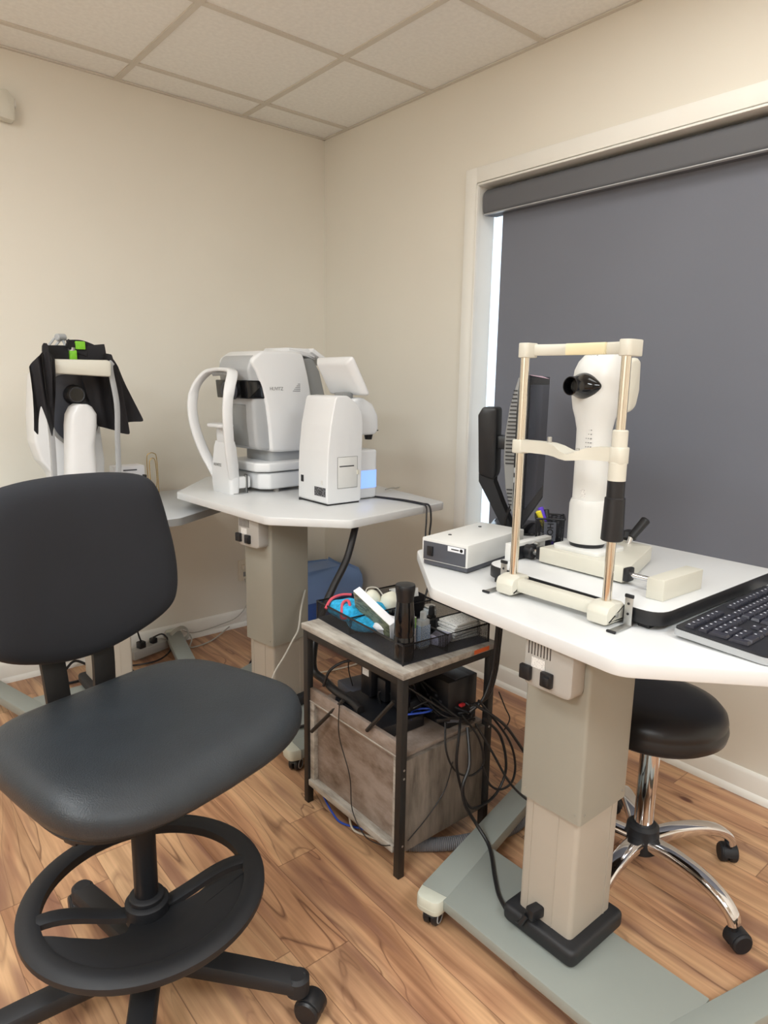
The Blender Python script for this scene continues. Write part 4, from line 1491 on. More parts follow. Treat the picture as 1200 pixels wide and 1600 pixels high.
body = rpoly([(-1.632, 1.345), (-1.648, 1.20), (-1.650, 1.10), (-1.632, 1.03), (-1.60, 0.985), (-1.56, 0.80), (-1.42, 0.80), (-1.405, 1.02), (-1.425, 1.32), (-1.48, 1.375), (-1.60, 1.375)], [0.02, 0.05, 0.05, 0.03, 0.03, 0.01, 0.01, 0.05, 0.05, 0.03, 0.03], 4)
b = MB(); b.prism([(P42(p[0], p[1], -0.40)[0], P42(p[0], p[1], -0.40)[2]) for p in body], 0.27, 0.395, 0.012, mtx=XZ, bseg=3)
b.build('housing', 'white_cool', LI, space='W', ang=50)
face = [(-1.588, 1.325), (-1.560, 1.352), (-1.50, 1.360), (-1.445, 1.345), (-1.412, 1.30), (-1.404, 1.24), (-1.415, 1.17), (-1.445, 1.11), (-1.49, 1.075), (-1.535, 1.085), (-1.58, 1.13), (-1.598, 1.20), (-1.600, 1.27)]
fz = crom([(P42(p[0], p[1])[0], P42(p[0], p[1])[2], 0) for p in face], 4, True)
cx0 = sum(p.x for p in fz) / len(fz)
cz0 = sum(p.y for p in fz) / len(fz)


def facering(sc, y):
    return [Vector((cx0 + (p.x - cx0) * sc, y, cz0 + (p.y - cz0) * sc)) for p in fz]


b = MB(); b.loft([facering(1.0, -0.39), facering(1.0, -0.412), facering(0.97, -0.418), facering(0.92, -0.418), facering(0.90, -0.41)], cap1=False)
b.build('face_rim', 'mid_grey', LI, space='W', ang=50)
b = MB(); b.loft([facering(0.93, -0.395), facering(0.93, -0.414), facering(0.5, -0.405), facering(0.3, -0.402)])
b.build('face_panel', 'dark_grey', LI, space='W', ang=50)
lx, _, lz = P42(-1.500, 1.273)
b = MB()
b.cyl((lx, -0.40, lz), (lx, -0.44, lz), 0.040, 0.034, seg=36, bev=0.003)
b.build('lens_barrel', 'black', LI, space='W')
b = MB(); b.cyl((lx, -0.4405, lz), (lx, -0.443, lz), 0.026, seg=32)
b.build('lens', 'led', LI, space='W')
b = MB()
b.tube([(lx + 0.027 * math.cos(a), -0.4425, lz + 0.027 * math.sin(a)) for a in [2 * PI * k / 30 for k in range(30)]], 0.002, closed=True, smooth=False, seg=6)
b.build('lens_ring', 'slate', LI, space='W')
b = MB()
b.loft([[Vector((p[0], p[1], z)) for p in rpoly([(x0, -0.545), (x1, -0.545), (x1, -0.455), (x0, -0.455)], 0.035, 5)] for z, x0, x1 in ((0.80, -1.552, -1.432), (0.97, -1.548, -1.436), (1.08, -1.540, -1.438), (1.16, -1.536, -1.426), (1.20, -1.530, -1.424), (1.228, -1.515, -1.44), (1.238, -1.495, -1.46))])
b.build('chin_column', 'white_cool', LI, space='W', ang=55)
b = MB()
b.prism(rpoly([(-1.60, 1.350), (-1.375, 1.340), (-1.372, 1.395), (-1.385, 1.402), (-1.59, 1.400), (-1.603, 1.39)], 0.012, 5), 0.515, 0.565, 0.008, mtx=XZ)
b.build('forehead_rest', 'ivory', LI, space='W')
for x0, x1, x2 in ((-1.604, -1.600, -1.594), (-1.368, -1.355, -1.358)):
    b = MB()
    b.tube([(x0 + 0.01, -0.53, 1.395), (x0, -0.535, 1.37), (x1, -0.545, 1.24), (x2, -0.54, 1.10), (x2, -0.53, 0.95), (x2, -0.52, 0.81)], 1, flat=(0.005, 0.011), seg=8)
    b.build('side_strut', 'silver_plastic', LI, space='W')
# fixation lamp arm on top
b = MB()
b.cyl((-1.625, -0.47, 1.372), (-1.535, -0.44, 1.478), 0.0045, seg=12)
b.cyl((-1.605, -0.47, 1.372), (-1.515, -0.44, 1.472), 0.0045, seg=12)
b.cyl((-1.632, -0.48, 1.365), (-1.598, -0.46, 1.368), 0.011, seg=16, bev=0.003)
b.build('lamp_arm', 'silver_plastic', LI, space='W')
b = MB(); b.cyl((-1.530, -0.45, 1.482), (-1.495, -0.43, 1.484), 0.013, seg=20, bev=0.003)
b.cyl((-1.507, -0.44, 1.475), (-1.484, -0.47, 1.400), 0.0045, seg=12)
b.build('lamp_joint', 'silver_plastic', LI, space='W')
b = MB(); b.box((-1.483, -0.475, 1.418), (0.026, 0.020, 0.038), 0.004)
b.build('lime_band', 'limegreen', LI, space='W')
b = MB(); b.cyl((-1.486, -0.474, 1.434), (-1.486, -0.474, 1.446), 0.013, seg=16)
b.build('band_collar', 'zinc', LI, space='W')
b = MB(); b.box((-1.475, -0.44, 0.815), (0.25, 0.30, 0.03), 0.008)
b.build('base', 'white_cool', LI, space='W')

CL = thing('black_cloth', 'black cloth with lime tape draped over the top of the back left instrument', 'cloth', (-1.48, -0.45, 1.40))


def drape(name, outline, y0, y1, folds=3, amp=0.010, parent=CL):
    """a hanging fold of cloth: outline in (x, z), pleated in depth"""
    P = rpoly(outline, 0.008, 3)
    xs = [p[0] for p in P]
    x0, x1 = min(xs), max(xs)
    t = bmesh.new()
    vs = [t.verts.new((p[0], 0, p[1])) for p in P]
    t.faces.new(vs)
    bmesh.ops.triangulate(t, faces=t.faces)
    bmesh.ops.subdivide_edges(t, edges=t.edges, cuts=5, use_grid_fill=True)
    for v in t.verts:
        u = (v.co.x - x0) / (x1 - x0)
        v.co.y = y0 + (y1 - y0) * u + amp * math.sin(u * PI * folds * 2 + v.co.z * 9)
    ex = bmesh.ops.extrude_face_region(t, geom=list(t.faces))
    for v in ex['geom']:
        if isinstance(v, bmesh.types.BMVert):
            v.co.y += 0.004
    b = MB(); b.merge(t)
    return b.build(name, 'cloth_black', parent, space='W', ang=70)


drape('left_fold', [(-1.632, 1.405), (-1.600, 1.430), (-1.578, 1.41), (-1.570, 1.40), (-1.592, 1.30), (-1.588, 1.16), (-1.602, 1.115), (-1.620, 1.235), (-1.632, 1.235), (-1.650, 1.13), (-1.664, 1.150), (-1.655, 1.30), (-1.660, 1.37)], -0.585, -0.565, 2, 0.012)
drape('left_front_fold', [(-1.622, 1.41), (-1.60, 1.428), (-1.586, 1.40), (-1.594, 1.33), (-1.597, 1.25), (-1.606, 1.22), (-1.618, 1.28)], -0.605, -0.59, 1, 0.010)
drape('right_fold', [(-1.475, 1.405), (-1.475, 1.420), (-1.385, 1.432), (-1.350, 1.428), (-1.318, 1.38), (-1.275, 1.28), (-1.232, 1.165), (-1.300, 1.162), (-1.296, 1.118), (-1.405, 1.150), (-1.42, 1.33), (-1.45, 1.40)], -0.455, -0.480, 3, 0.012)
drape('right_front_fold', [(-1.385, 1.428), (-1.350, 1.426), (-1.318, 1.30), (-1.296, 1.115), (-1.355, 1.128), (-1.37, 1.33)], -0.515, -0.50, 1, 0.010)
b = MB()
b.tube([(-1.60, -0.57, 1.410), (-1.585, -0.51, 1.405), (-1.53, -0.47, 1.408), (-1.45, -0.46, 1.410), (-1.36, -0.47, 1.420)], 1, flat=(0.010, 0.045), seg=12)
b.build('top_layer', 'cloth_black', CL, space='W', ang=60)
b = MB()
b.tube([(-1.505, -0.49, 1.462), (-1.485, -0.48, 1.450), (-1.46, -0.47, 1.440), (-1.43, -0.47, 1.430)], 1, flat=(0.004, 0.016), seg=8)
b.tube([(-1.500, -0.47, 1.460), (-1.45, -0.46, 1.462), (-1.41, -0.46, 1.450), (-1.38, -0.46, 1.435)], 1, flat=(0.004, 0.014), seg=8)
b.build('strap', 'cloth_black', CL, space='W')
b = MB(); b.box((-1.455, -0.475, 1.455), (0.036, 0.012, 0.030), 0.003)
b.build('lime_tape', 'limegreen', CL, space='W')

# small white box and the giant paper clip
BX = thing('small_box', 'small white carton with a black round cutout on the back left table', 'box', (-1.21, -0.20, T3))
b = MB(); b.box((-1.21, -0.20, T3 + 0.078), (0.13, 0.075, 0.156), 0.003)
b.build('carton', 'paper', BX, space='W')
b = MB(); b.cyl((-1.205, -0.270, T3 + 0.065), (-1.205, -0.270, T3 + 0.112), 0.027, seg=28)
b.build('dark_lid', 'dark_grey', BX, space='W')
b = MB(); b.box((-1.150, -0.245, T3 + 0.095), (0.014, 0.02, 0.04), 0.002)
b.build('dark_tab', 'black', BX, space='W')
b = MB(); b.box((-1.210, -0.2380, T3 + 0.138), (0.060, 0.001, 0.006))
b.build('printed_line', 'slate', BX, space='W')
b = MB()
cx_, y_ = -1.080, -0.15
b.tube([(cx_ + 0.030, y_, T3 + 0.01), (cx_ + 0.026, y_, T3 + 0.17), (cx_ + 0.014, y_, T3 + 0.196), (cx_ - 0.006, y_, T3 + 0.197), (cx_ - 0.020, y_, T3 + 0.175), (cx_ - 0.016, y_, T3 + 0.05), (cx_ - 0.004, y_ - 0.004, T3 + 0.025), (cx_ + 0.012, y_ - 0.004, T3 + 0.03), (cx_ + 0.021, y_ - 0.004, T3 + 0.06), (cx_ + 0.018, y_ - 0.004, T3 + 0.155), (cx_ + 0.006, y_ - 0.004, T3 + 0.175), (cx_ - 0.008, y_ - 0.004, T3 + 0.165), (cx_ - 0.011, y_ - 0.004, T3 + 0.14), (cx_ - 0.008, y_ - 0.004, T3 + 0.002)], 0.0018, seg=8, res=5)
tag(b.build('giant_paper_clip', 'gold'), 'oversized gold wire paper clip standing on the back left table', 'ornament')

# ================================================================== blue bin and wall outlet
BN = thing('recycling_bin', 'blue recycling bin with a translucent blue bag, standing in the room corner', 'bin', (-0.24, -0.28, 0))
b = MB()


def binr(z, a, c):
    return [Vector((-0.24 + p[0], -0.27 + p[1], z)) for p in rpoly([(-a, -c), (a, -c), (a, c), (-a, c)], 0.03, 5)]


b.loft([binr(0.0, 0.155, 0.115), binr(0.27, 0.19, 0.145), binr(0.285, 0.195, 0.150), binr(0.285, 0.185, 0.140), binr(0.02, 0.150, 0.110)])
b.build('tub', 'bluebin', BN, space='W', ang=50)
b = MB()
random.seed(3)
rings = []
for z, a, c, w_ in ((0.20, 0.200, 0.155, 0.002), (0.26, 0.205, 0.160, 0.003), (0.30, 0.203, 0.157, 0.003), (0.33, 0.19, 0.145, 0.006), (0.35, 0.14, 0.10, 0.012)):
    rings.append([p + Vector((random.uniform(-w_, w_), random.uniform(-w_, w_), random.uniform(-w_, w_) * 1.5)) for p in binr(z, a, c)])
b.loft(rings, cap0=False)
b.build('bin_bag', 'bag', BN, space='W', ang=80)

OT = thing('wall_outlet', 'cream wall outlet with a plugged in lead low on the back wall', 'outlet', (-0.53, 0, 0.30))
b = MB(); b.box((-0.535, -0.003, 0.315), (0.075, 0.006, 0.115), 0.002)
b.build('cover_plate', 'outlet', OT, space='W')
b = MB(); b.box((-0.54, -0.012, 0.335), (0.024, 0.016, 0.026), 0.002)
b.build('adapter', 'outlet', OT, space='W')
b = MB(); b.box((-0.535, -0.0065, 0.292), (0.022, 0.001, 0.026), 0.0003)
b.build('socket_face', 'mid_grey', OT, space='W')
b = MB(); b.tube([(-0.545, -0.02, 0.27), (-0.53, -0.035, 0.16), (-0.60, -0.04, 0.075), (-0.72, -0.045, 0.05), (-0.86, -0.055, 0.045), (-0.945, -0.10, 0.092)], 0.0028, seg=8)
tag(b.build('grey_lead', 'cable_grey'), 'thin grey lead running along the back wall baseboard from the outlet', 'cable')
# power strip and leads behind the left table
PSX = thing('power_strip', 'beige power strip with dark plugs on the floor behind the back left table', 'power strip', (-1.12, -0.10, 0))
b = MB(); b.box((-1.12, -0.10, 0.035), (0.20, 0.055, 0.045), 0.006, rz=R(16))
b.build('strip_body', 'beige_box', PSX, space='W')
b = MB(); b.box((-1.16, -0.115, 0.072), (0.035, 0.035, 0.035), 0.006, rz=R(16)).tube([(-1.16, -0.115, 0.09), (-1.175, -0.13, 0.13), (-1.19, -0.13, 0.20), (-1.22, -0.14, 0.30)], 0.004)
b.build('plug', 'black', PSX, space='W')
b = MB(); b.box((-1.09, -0.09, 0.070), (0.03, 0.03, 0.028), 0.006, rz=R(16)).tube([(-1.09, -0.09, 0.085), (-1.05, -0.12, 0.10), (-1.03, -0.16, 0.04), (-1.10, -0.20, 0.012), (-1.20, -0.20, 0.010), (-1.30, -0.15, 0.010)], 0.004)
b.build('plug', 'black', PSX, space='W')
b = MB(); b.tube([(-1.30, -0.16, 0.008), (-1.38, -0.10, 0.012), (-1.45, -0.07, 0.05), (-1.50, -0.08, 0.02), (-1.56, -0.14, 0.008), (-1.52, -0.20, 0.008), (-1.40, -0.20, 0.008)], 0.006)
tag(b.build('black_lead', 'cable'), 'black lead looped on the floor behind the legs of the back left table', 'cable')
b = MB()
for k in range(3):
    pts = []
    for i in range(20):
        a = 2 * PI * i / 20
        pts.append((-0.965 + 0.048 * math.cos(a), -0.115 + 0.006 * k + 0.012 * math.sin(2 * a), 0.075 + 0.030 * math.sin(a) + 0.004 * k))
    b.tube(pts, 0.0036, closed=True, smooth=False, seg=8)
b.tube([(-0.92, -0.11, 0.08), (-0.905, -0.12, 0.04), (-0.92, -0.14, 0.006), (-0.80, -0.12, 0.006), (-0.66, -0.05, 0.03)], 0.0036)
tag(b.build('coiled_lead', 'cable_grey'), 'grey lead coiled around the end of the back left table foot', 'cable')

# ================================================================== equipment cart
SHX0, SHX1, SHY0, SHY1 = -1.172, -0.806, -2.022, -1.545
CT = thing('equipment_cart', 'washed grey wood side cart with black metal frame between the two tables', 'cart', ((SHX0 + SHX1) / 2, (SHY0 + SHY1) / 2, 0))
b = MB(); b.box(((SHX0 + SHX1) / 2, (SHY0 + SHY1) / 2, 0.596), (SHX1 - SHX0, SHY1 - SHY0, 0.018), 0.0015)
b.build('top_board', 'cartwood', CT, space='W')
LX0, LX1, LY0, LY1 = -1.158, -0.818, -2.005, -1.563
for xx in (LX0, LX1):
    for yy in (LY0, LY1):
        b = MB(); b.box((xx, yy, 0.293), (0.022, 0.022, 0.586), 0.002)
        b.build('post', 'frame_black', CT, space='W')
b = MB()
for xx in (LX0, LX1):
    b.box((xx, (LY0 + LY1) / 2, 0.575), (0.02, LY1 - LY0 - 0.02, 0.022), 0.001)
for yy in (LY0, LY1):
    b.box(((LX0 + LX1) / 2, yy, 0.575), (LX1 - LX0 - 0.02, 0.02, 0.022), 0.001)
b.build('top_rail', 'frame_black', CT, space='W')
for p, q_ in (((-1.170, -1.598, 0.262), (-1.150, -1.735, 0.414)), ((-1.170, -1.873, 0.384), (-1.150, -1.962, 0.50))):
    b = MB(); b.cyl(p, q_, 0.006, seg=8)
    b.build('brace', 'frame_black', CT, space='W')
b = MB(); b.box((-0.987, -1.784, 0.346), (0.33, 0.415, 0.015), 0.001)
b.build('shelf', 'cartwood_door', CT, space='W')
b = MB(); b.box((-1.153, -1.784, 0.375), (0.014, 0.418, 0.044), 0.001)
b.build('front_lip', 'cartwood_door', CT, space='W')
b = MB()
b.box((-1.150, -1.784, 0.354), (0.024, 0.418, 0.004), 0.0005)
b.box((-1.152, -1.585, 0.215), (0.016, 0.022, 0.275), 0.001).box((-1.152, -1.984, 0.215), (0.016, 0.016, 0.275), 0.001)
b.box((-1.150, -1.784, 0.078), (0.040, 0.41, 0.020), 0.001)
b.build('door_frame', 'cartwood', CT, space='W')
b = MB(); b.box((-1.140, -1.784, 0.215), (0.010, 0.39, 0.265))
b.build('door_panel', 'cartwood_door', CT, space='W')
for yy, nm in ((-2.000, 'side_panel'), (-1.568, 'side_panel')):
    b = MB(); b.box((-0.985, yy, 0.205), (0.33, 0.014, 0.275), 0.001)
    b.build(nm, 'cartwood_v', CT, space='W')
b = MB(); b.box((-0.826, -1.784, 0.205), (0.012, 0.42, 0.275))
b.build('back_panel', 'cartwood_v', CT, space='W')
b = MB()
for zz in (0.325, 0.300, 0.098):
    b.cyl((LX0 + 0.002, LY0 - 0.0115, zz), (LX0 + 0.002, LY0 - 0.0105, zz), 0.0034, seg=10)
for zz in (0.34,):
    b.cyl((LX1 - 0.002, LY0 - 0.0115, zz), (LX1 - 0.002, LY0 - 0.0105, zz), 0.0034, seg=10)
b.build('frame_screws', 'zinc', CT, space='W')
b = MB(); b.box((-0.875, -2.0225, 0.596), (0.062, 0.001, 0.012))
b.build('orange_sticker', 'orange', CT, space='W')

# wire mesh tray with its contents
TR = thing('mesh_tray', 'black wire mesh organiser tray on top of the cart', 'tray', (-0.968, -1.772, 0.605), R(-4))
tw, tl, th = 0.156, 0.222, 0.056
b = MB()
b.loft([[Vector((x, y, z)) for x, y in ((-tw, -tl), (tw, -tl), (tw, tl), (-tw, tl))] for z in (0.002, th)], False, False)
b.build('mesh_wall', 'wiremesh', TR)
b = MB(); b.box((0, 0, 0.0015), (tw * 2, tl * 2, 0.002))
b.build('tray_floor', 'dark_grey', TR)
b = MB(); b.tube([(-tw, -tl, th), (tw, -tl, th), (tw, tl, th), (-tw, tl, th)], 0.0032, closed=True, smooth=False, seg=8)
for x, y in ((-tw, -tl), (tw, -tl), (tw, tl), (-tw, tl)):
    b.cyl((x, y, 0), (x, y, th), 0.0025, seg=8)
b.build('rim', 'black', TR)
for (a, c) in (((0.0, -tl), (0.0, 0.04)), ((-tw, 0.04), (tw, 0.04)), ((0.03, -0.10), (tw, -0.10))):
    b = MB(); b.loft([[Vector((a[0], a[1], z)) for z in (0.002, th - 0.004)], [Vector((c[0], c[1], z)) for z in (0.002, th - 0.004)]], False, False, closed=False)
    dv = b.build('divider', 'wiremesh', TR)
    b = MB(); b.cyl((a[0], a[1], th - 0.003), (c[0], c[1], th - 0.003), 0.0025, seg=8)
    b.build('divider_rim', 'black', dv)


def blob(name, c, r3, m, label, cat, seedn, amp=0.12, parent=None, group=None):
    b = MB()
    t = bmesh.new()
    bmesh.ops.create_icosphere(t, subdivisions=3, radius=1)
    rnd = random.Random(seedn)
    ph = [rnd.uniform(0, 6) for _ in range(6)]
    for v in t.verts:
        k = 1 + amp * (math.sin(3 * v.co.x + ph[0]) * math.sin(4 * v.co.y + ph[1]) + 0.6 * math.sin(7 * v.co.z + ph[2] + 3 * v.co.x))
        v.co = Vector((v.co.x * r3[0] * k, v.co.y * r3[1] * k, max(-r3[2] * 0.8, v.co.z * r3[2] * k)))
    b.merge(t, Matrix.Translation(c))
    o = b.build(name, m, parent, ang=60, space='W' if parent else 'L')
    if label:
        tag(o, label, cat, group)
    return o


TW = thing('microfibre_towel', 'bright blue microfibre towel with pink edging folded in the mesh tray', 'towel', (-1.05, -1.63, 0.608))
blob('towel_fold', (-1.062, -1.638, 0.648), (0.052, 0.066, 0.034), 'towel', None, None, 5, 0.10, TW)
blob('towel_fold', (-1.060, -1.715, 0.634), (0.05, 0.070, 0.024), 'towel', None, None, 8, 0.10, TW)
blob('towel_fold', (-0.985, -1.680, 0.638), (0.042, 0.040, 0.028), 'towel', None, None, 11, 0.10, TW)
b = MB(); b.tube([(-1.118, -1.600, 0.655), (-1.09, -1.590, 0.676), (-1.05, -1.588, 0.682), (-1.02, -1.60, 0.680)], 0.0045, seg=8)
b.tube([(-1.105, -1.665, 0.660), (-1.09, -1.650, 0.680), (-1.075, -1.655, 0.686), (-1.080, -1.672, 0.672), (-1.10, -1.685, 0.648), (-1.112, -1.675, 0.645)], 0.0045, closed=True, seg=8)
b.build('edging', 'pinktrim', TW, space='W')
OB = thing('lens_carton', 'white and olive folded carton leaning in the mesh tray', 'carton', (-1.07, -1.77, 0.608))
om = Matrix.Translation((-1.060, -1.768, 0.668)) @ Matrix.Rotation(R(-6), 4, 'Z') @ Matrix.Rotation(R(-22), 4, 'Y') @ Matrix.Rotation(R(24), 4, 'X')
b = MB(); b.box((0, 0, 0), (0.024, 0.17, 0.090), 0.001, mtx=om)
b.build('box', 'paper', OB, space='W')
b = MB(); b.box((-0.0125, 0, 0), (0.0008, 0.165, 0.085), 0, mtx=om)
b.build('printed_side', 'olive', OB, space='W')
blob('crumpled_paper', (-1.028, -1.800, 0.640), (0.042, 0.05, 0.030), 'paper', 'crumpled white paper beside the olive carton in the mesh tray', 'paper', 21, 0.22)
b = MB(); b.box((-1.015, -1.868, 0.630), (0.095, 0.05, 0.042), 0.001, rz=R(28))
tag(b.build('white_carton', 'card'), 'flat white carton lying beside the crumpled paper in the mesh tray', 'carton')
blob('cream_glove', (-0.960, -1.630, 0.655), (0.030, 0.030, 0.036), 'sock', 'cream rolled cloth at the back of the mesh tray, nearest the blue towel', 'cloth', 31, 0.06)
blob('cream_glove', (-0.925, -1.680, 0.655), (0.034, 0.034, 0.036), 'sock', 'cream rolled cloth at the back of the mesh tray, nearest the card box', 'cloth', 33, 0.06)
b = MB(); b.tube([(-0.985, -1.63, 0.672), (-0.965, -1.61, 0.692), (-0.94, -1.63, 0.694), (-0.935, -1.66, 0.67)], 0.0022, seg=8)
tag(b.build('rubber_band', 'cable_grey'), 'grey cord looped around the cream cloths in the mesh tray', 'cord')
CB = thing('card_box', 'black open box of white cards at the back of the mesh tray', 'card box', (-0.87, -1.68, 0.608))
cbm = Matrix.Translation((-0.868, -1.690, 0.608)) @ Matrix.Rotation(R(-8), 4, 'Z')
b = MB(); b.loft([[Vector((x * f, y * f, z)) for x, y in ((-0.04, -0.045), (0.04, -0.045), (0.04, 0.045), (-0.04, 0.045))] for f, z in ((0.86, 0.001), (1, 0.072))], True, False, mtx=cbm)
b.build('tub', 'black', CB, space='W')
for k in range(7):
    b = MB(); b.box((0, -0.036 + 0.012 * k, 0.055), (0.062, 0.0025, 0.058), 0, mtx=cbm @ Matrix.Rotation(R(-12), 4, 'X'))
    b.build('card', 'card', CB, space='W')

BT = thing('spray_bottle', 'tall glossy black spray bottle standing at the near corner of the cart', 'bottle', (-1.112, -1.955, 0.608))
b = MB()
b.lathe([(0.020, 0.002), (0.027, 0.006), (0.0275, 0.03), (0.0275, 0.066), (0.0265, 0.068), (0.0265, 0.072), (0.0275, 0.074), (0.027, 0.12), (0.024, 0.15), (0.0225, 0.165)], seg=40)
b.build('bottle_body', 'black_gloss', BT)
b = MB()
b.lathe([(0.0225, 0.165), (0.024, 0.180), (0.0268, 0.198), (0.0272, 0.205), (0.0255, 0.210), (0.010, 0.2115)], seg=40)
b.box((0.026, 0.012, 0.178), (0.016, 0.008, 0.02), 0.002, rz=0)
b.build('spray_head', 'black', BT)
BTt = BT
for (nm, c, r_, h_, m_, lab) in (('clear_bottle', (-1.018, -1.928, 0.608), 0.013, 0.105, 'clear', 'clear plastic bottle with blue print standing beside the black spray bottle'),):
    t = thing(nm, lab, 'bottle', c)
    b = MB(); b.prism(rpoly([(-0.017, -0.012), (0.017, -0.012), (0.017, 0.012), (-0.017, 0.012)], 0.006, 4), 0.002, 0.085, 0.003)
    b.build('bottle_body', 'clear', t)
    b = MB(); b.cyl((0, 0, 0.085), (0, 0, 0.108), 0.009, seg=20, bev=0.002)
    b.build('cap', 'clear', t)
    b = MB(); b.box((-0.0176, 0, 0.04), (0.001, 0.022, 0.060)).box((0, -0.0126, 0.04), (0.032, 0.001, 0.060))
    b.build('bottle_label', 'bottle_blue', t)
t = thing('drops_carton', 'small white carton with green print behind the black spray bottle', 'carton', (-1.052, -1.905, 0.608))
b = MB(); b.box((0, 0, 0.048), (0.026, 0.036, 0.094), 0.001)
b.build('box', 'paper', t)
b = MB(); b.box((-0.0135, 0, 0.078), (0.001, 0.034, 0.030)).box((0, -0.0185, 0.078), (0.024, 0.001, 0.030))
b.build('green_band', 'green', t)
t = thing('dropper_bottle', 'small dark green dropper bottle with black cap at the tray centre', 'bottle', (-0.905, -1.845, 0.608))
b = MB(); b.cyl((0, 0, 0.002), (0, 0, 0.05), 0.014, seg=24, bev=0.004)
b.build('bottle_body', 'black_gloss', t)
b = MB(); b.cyl((0, 0, 0.05), (0, 0, 0.078), 0.010, 0.008, seg=20, bev=0.002)
b.build('cap', 'black', t)
t = thing('glass_jar', 'clear glass jar with a silvery lid behind the dark dropper bottle', 'jar', (-0.868, -1.800, 0.608))
b = MB(); b.cyl((0, 0, 0.002), (0, 0, 0.052), 0.020, seg=28, bev=0.005)
b.build('jar_body', 'clear', t)
b = MB(); b.cyl((0, 0, 0.052), (0, 0, 0.060), 0.018, seg=28, bev=0.002)
b.build('lid', 'zinc', t)
for k in range(6):
    b = MB(); b.box((-0.862 + 0.004 * (k % 2), -1.918, 0.612 + 0.0085 * k), (0.115 - 0.003 * k, 0.075, 0.006), 0.001, rz=R(-6 + 3 * (k % 3)))
    lab = 'white foil packet in the stack at the near right of the mesh tray'
    tag(b.build('foil_packet', 'card'), lab, 'packet', 'white packets stacked in the tray')
b = MB(); b.prism(rpoly([(-0.03, -0.028), (0.03, -0.022), (0.028, 0.026), (-0.03, 0.024)], 0.008, 4), 0.002, 0.030, 0.006, mtx=Matrix.Translation((-0.955, -1.935, 0.608)) @ Matrix.Rotation(R(20), 4, 'Z'))
tag(b.build('plastic_case', 'pale_blue'), 'pale lilac translucent case between clear bottle and white packets', 'case')
b = MB(); b.box((-1.055, -1.925, 0.6115), (0.055, 0.05, 0.008), 0.001, rz=R(10))
b.bm.free()
b = MB(); b.cyl((-0.835, -1.855, 0.6245), (-0.815, -1.842, 0.6245), 0.015, seg=20, bev=0.003)  # lens cap lying among the tray contents
tag(b.build('lens_cap', 'dark_grey'), 'small dark round lens cap lying at the right side of the mesh tray', 'lens cap')

# things on the shelf
SZ = 0.354
RT = thing('network_router', 'flat black network router with yellow ports on the cart shelf', 'router', (-1.06, -1.80, SZ))
b = MB(); b.prism(rpoly([(-1.132, -1.665), (-1.142, -1.905), (-0.985, -1.915), (-0.985, -1.66)], 0.01, 4), SZ + 0.002, SZ + 0.040, 0.003)
b.build('case', 'black', RT, space='W')
b = MB(); b.box((-1.140, -1.835, SZ + 0.024), (0.008, 0.062, 0.018), 0.001, rz=R(2))
yp = b.build('yellow_ports', 'yellow', RT, space='W')
for k in range(4):
    b = MB(); b.box((-1.1445, -1.812 - k * 0.0155, SZ + 0.023), (0.002, 0.009, 0.009))
    b.build('port', 'black', yp, space='W')
for k in range(2):
    b = MB(); b.box((-1.1385, -1.755 - k * 0.022, SZ + 0.026), (0.004, 0.012, 0.012), 0.001)
    b.build('white_port', 'paper', RT, space='W')
b = MB(); b.box((-1.0, -1.635, SZ + 0.022), (0.13, 0.10, 0.040), 0.006, rz=R(-8))
tag(b.build('network_box', 'dark_grey'), 'dark grey network box at the back left of the cart shelf', 'box')
PW = thing('outlet_strip', 'black outlet strip crowded with plugs on the cart shelf', 'power strip', (-0.99, -1.79, SZ))
b = MB(); b.box((-1.00, -1.79, SZ + 0.060), (0.05, 0.20, 0.030), 0.004)
b.build('strip_body', 'black_matt', PW, space='W')
b = MB(); b.box((-1.00, -1.79, SZ + 0.024), (0.04, 0.16, 0.044), 0.002)
b.build('strip_stand', 'black', PW, space='W')
for (x, y, z, sx, sy, sz) in ((-1.045, -1.735, SZ + 0.105, 0.042, 0.050, 0.105), (-1.035, -1.790, SZ + 0.085, 0.034, 0.040, 0.07), (-1.04, -1.865, SZ + 0.110, 0.040, 0.05, 0.10), (-0.985, -1.85, SZ + 0.115, 0.04, 0.04, 0.08)):
    b = MB(); b.box((x, y, z), (sx, sy, sz), 0.005)
    b.build('power_adapter', 'black', PW, space='W')
b = MB(); b.box((-1.0668, -1.735, SZ + 0.128), (0.001, 0.030, 0.022), mtx=Matrix.Identity(4))
b.build('adapter_label', 'sticker', PW, space='W')
TC = thing('small_computer', 'small black computer case standing at the right of the cart shelf', 'computer', (-0.885, -1.90, SZ))
b = MB(); b.box((-0.890, -1.895, SZ + 0.072), (0.120, 0.150, 0.142), 0.003)
b.build('case', 'black', TC, space='W')
b = MB(); b.box((-0.890, -1.895, SZ + 0.1435), (0.06, 0.142, 0.002), 0.0005)
b.build('top_strip', 'slate', TC, space='W')
b = MB()
for k in range(6):
    b.box((-0.9508, -1.85 - 0.018 * k, SZ + 0.10 - 0.012 * (k % 3)), (0.001, 0.010, 0.007))
b.build('rear_ports', 'slate', TC, space='W')
b = MB(); b.box((-0.900, -1.978, SZ + 0.065), (0.018, 0.012, 0.008), 0.002)
tag(b.build('red_clip', 'red'), 'small red clip among the black cables on the cart shelf', 'clip')


def cab(pts, r, m, label, name='black_cable', cat='cable', group=None, res=6):
    b = MB(); b.tube(pts, r, seg=8, res=res)
    return tag(b.build(name, m), label, cat, group)


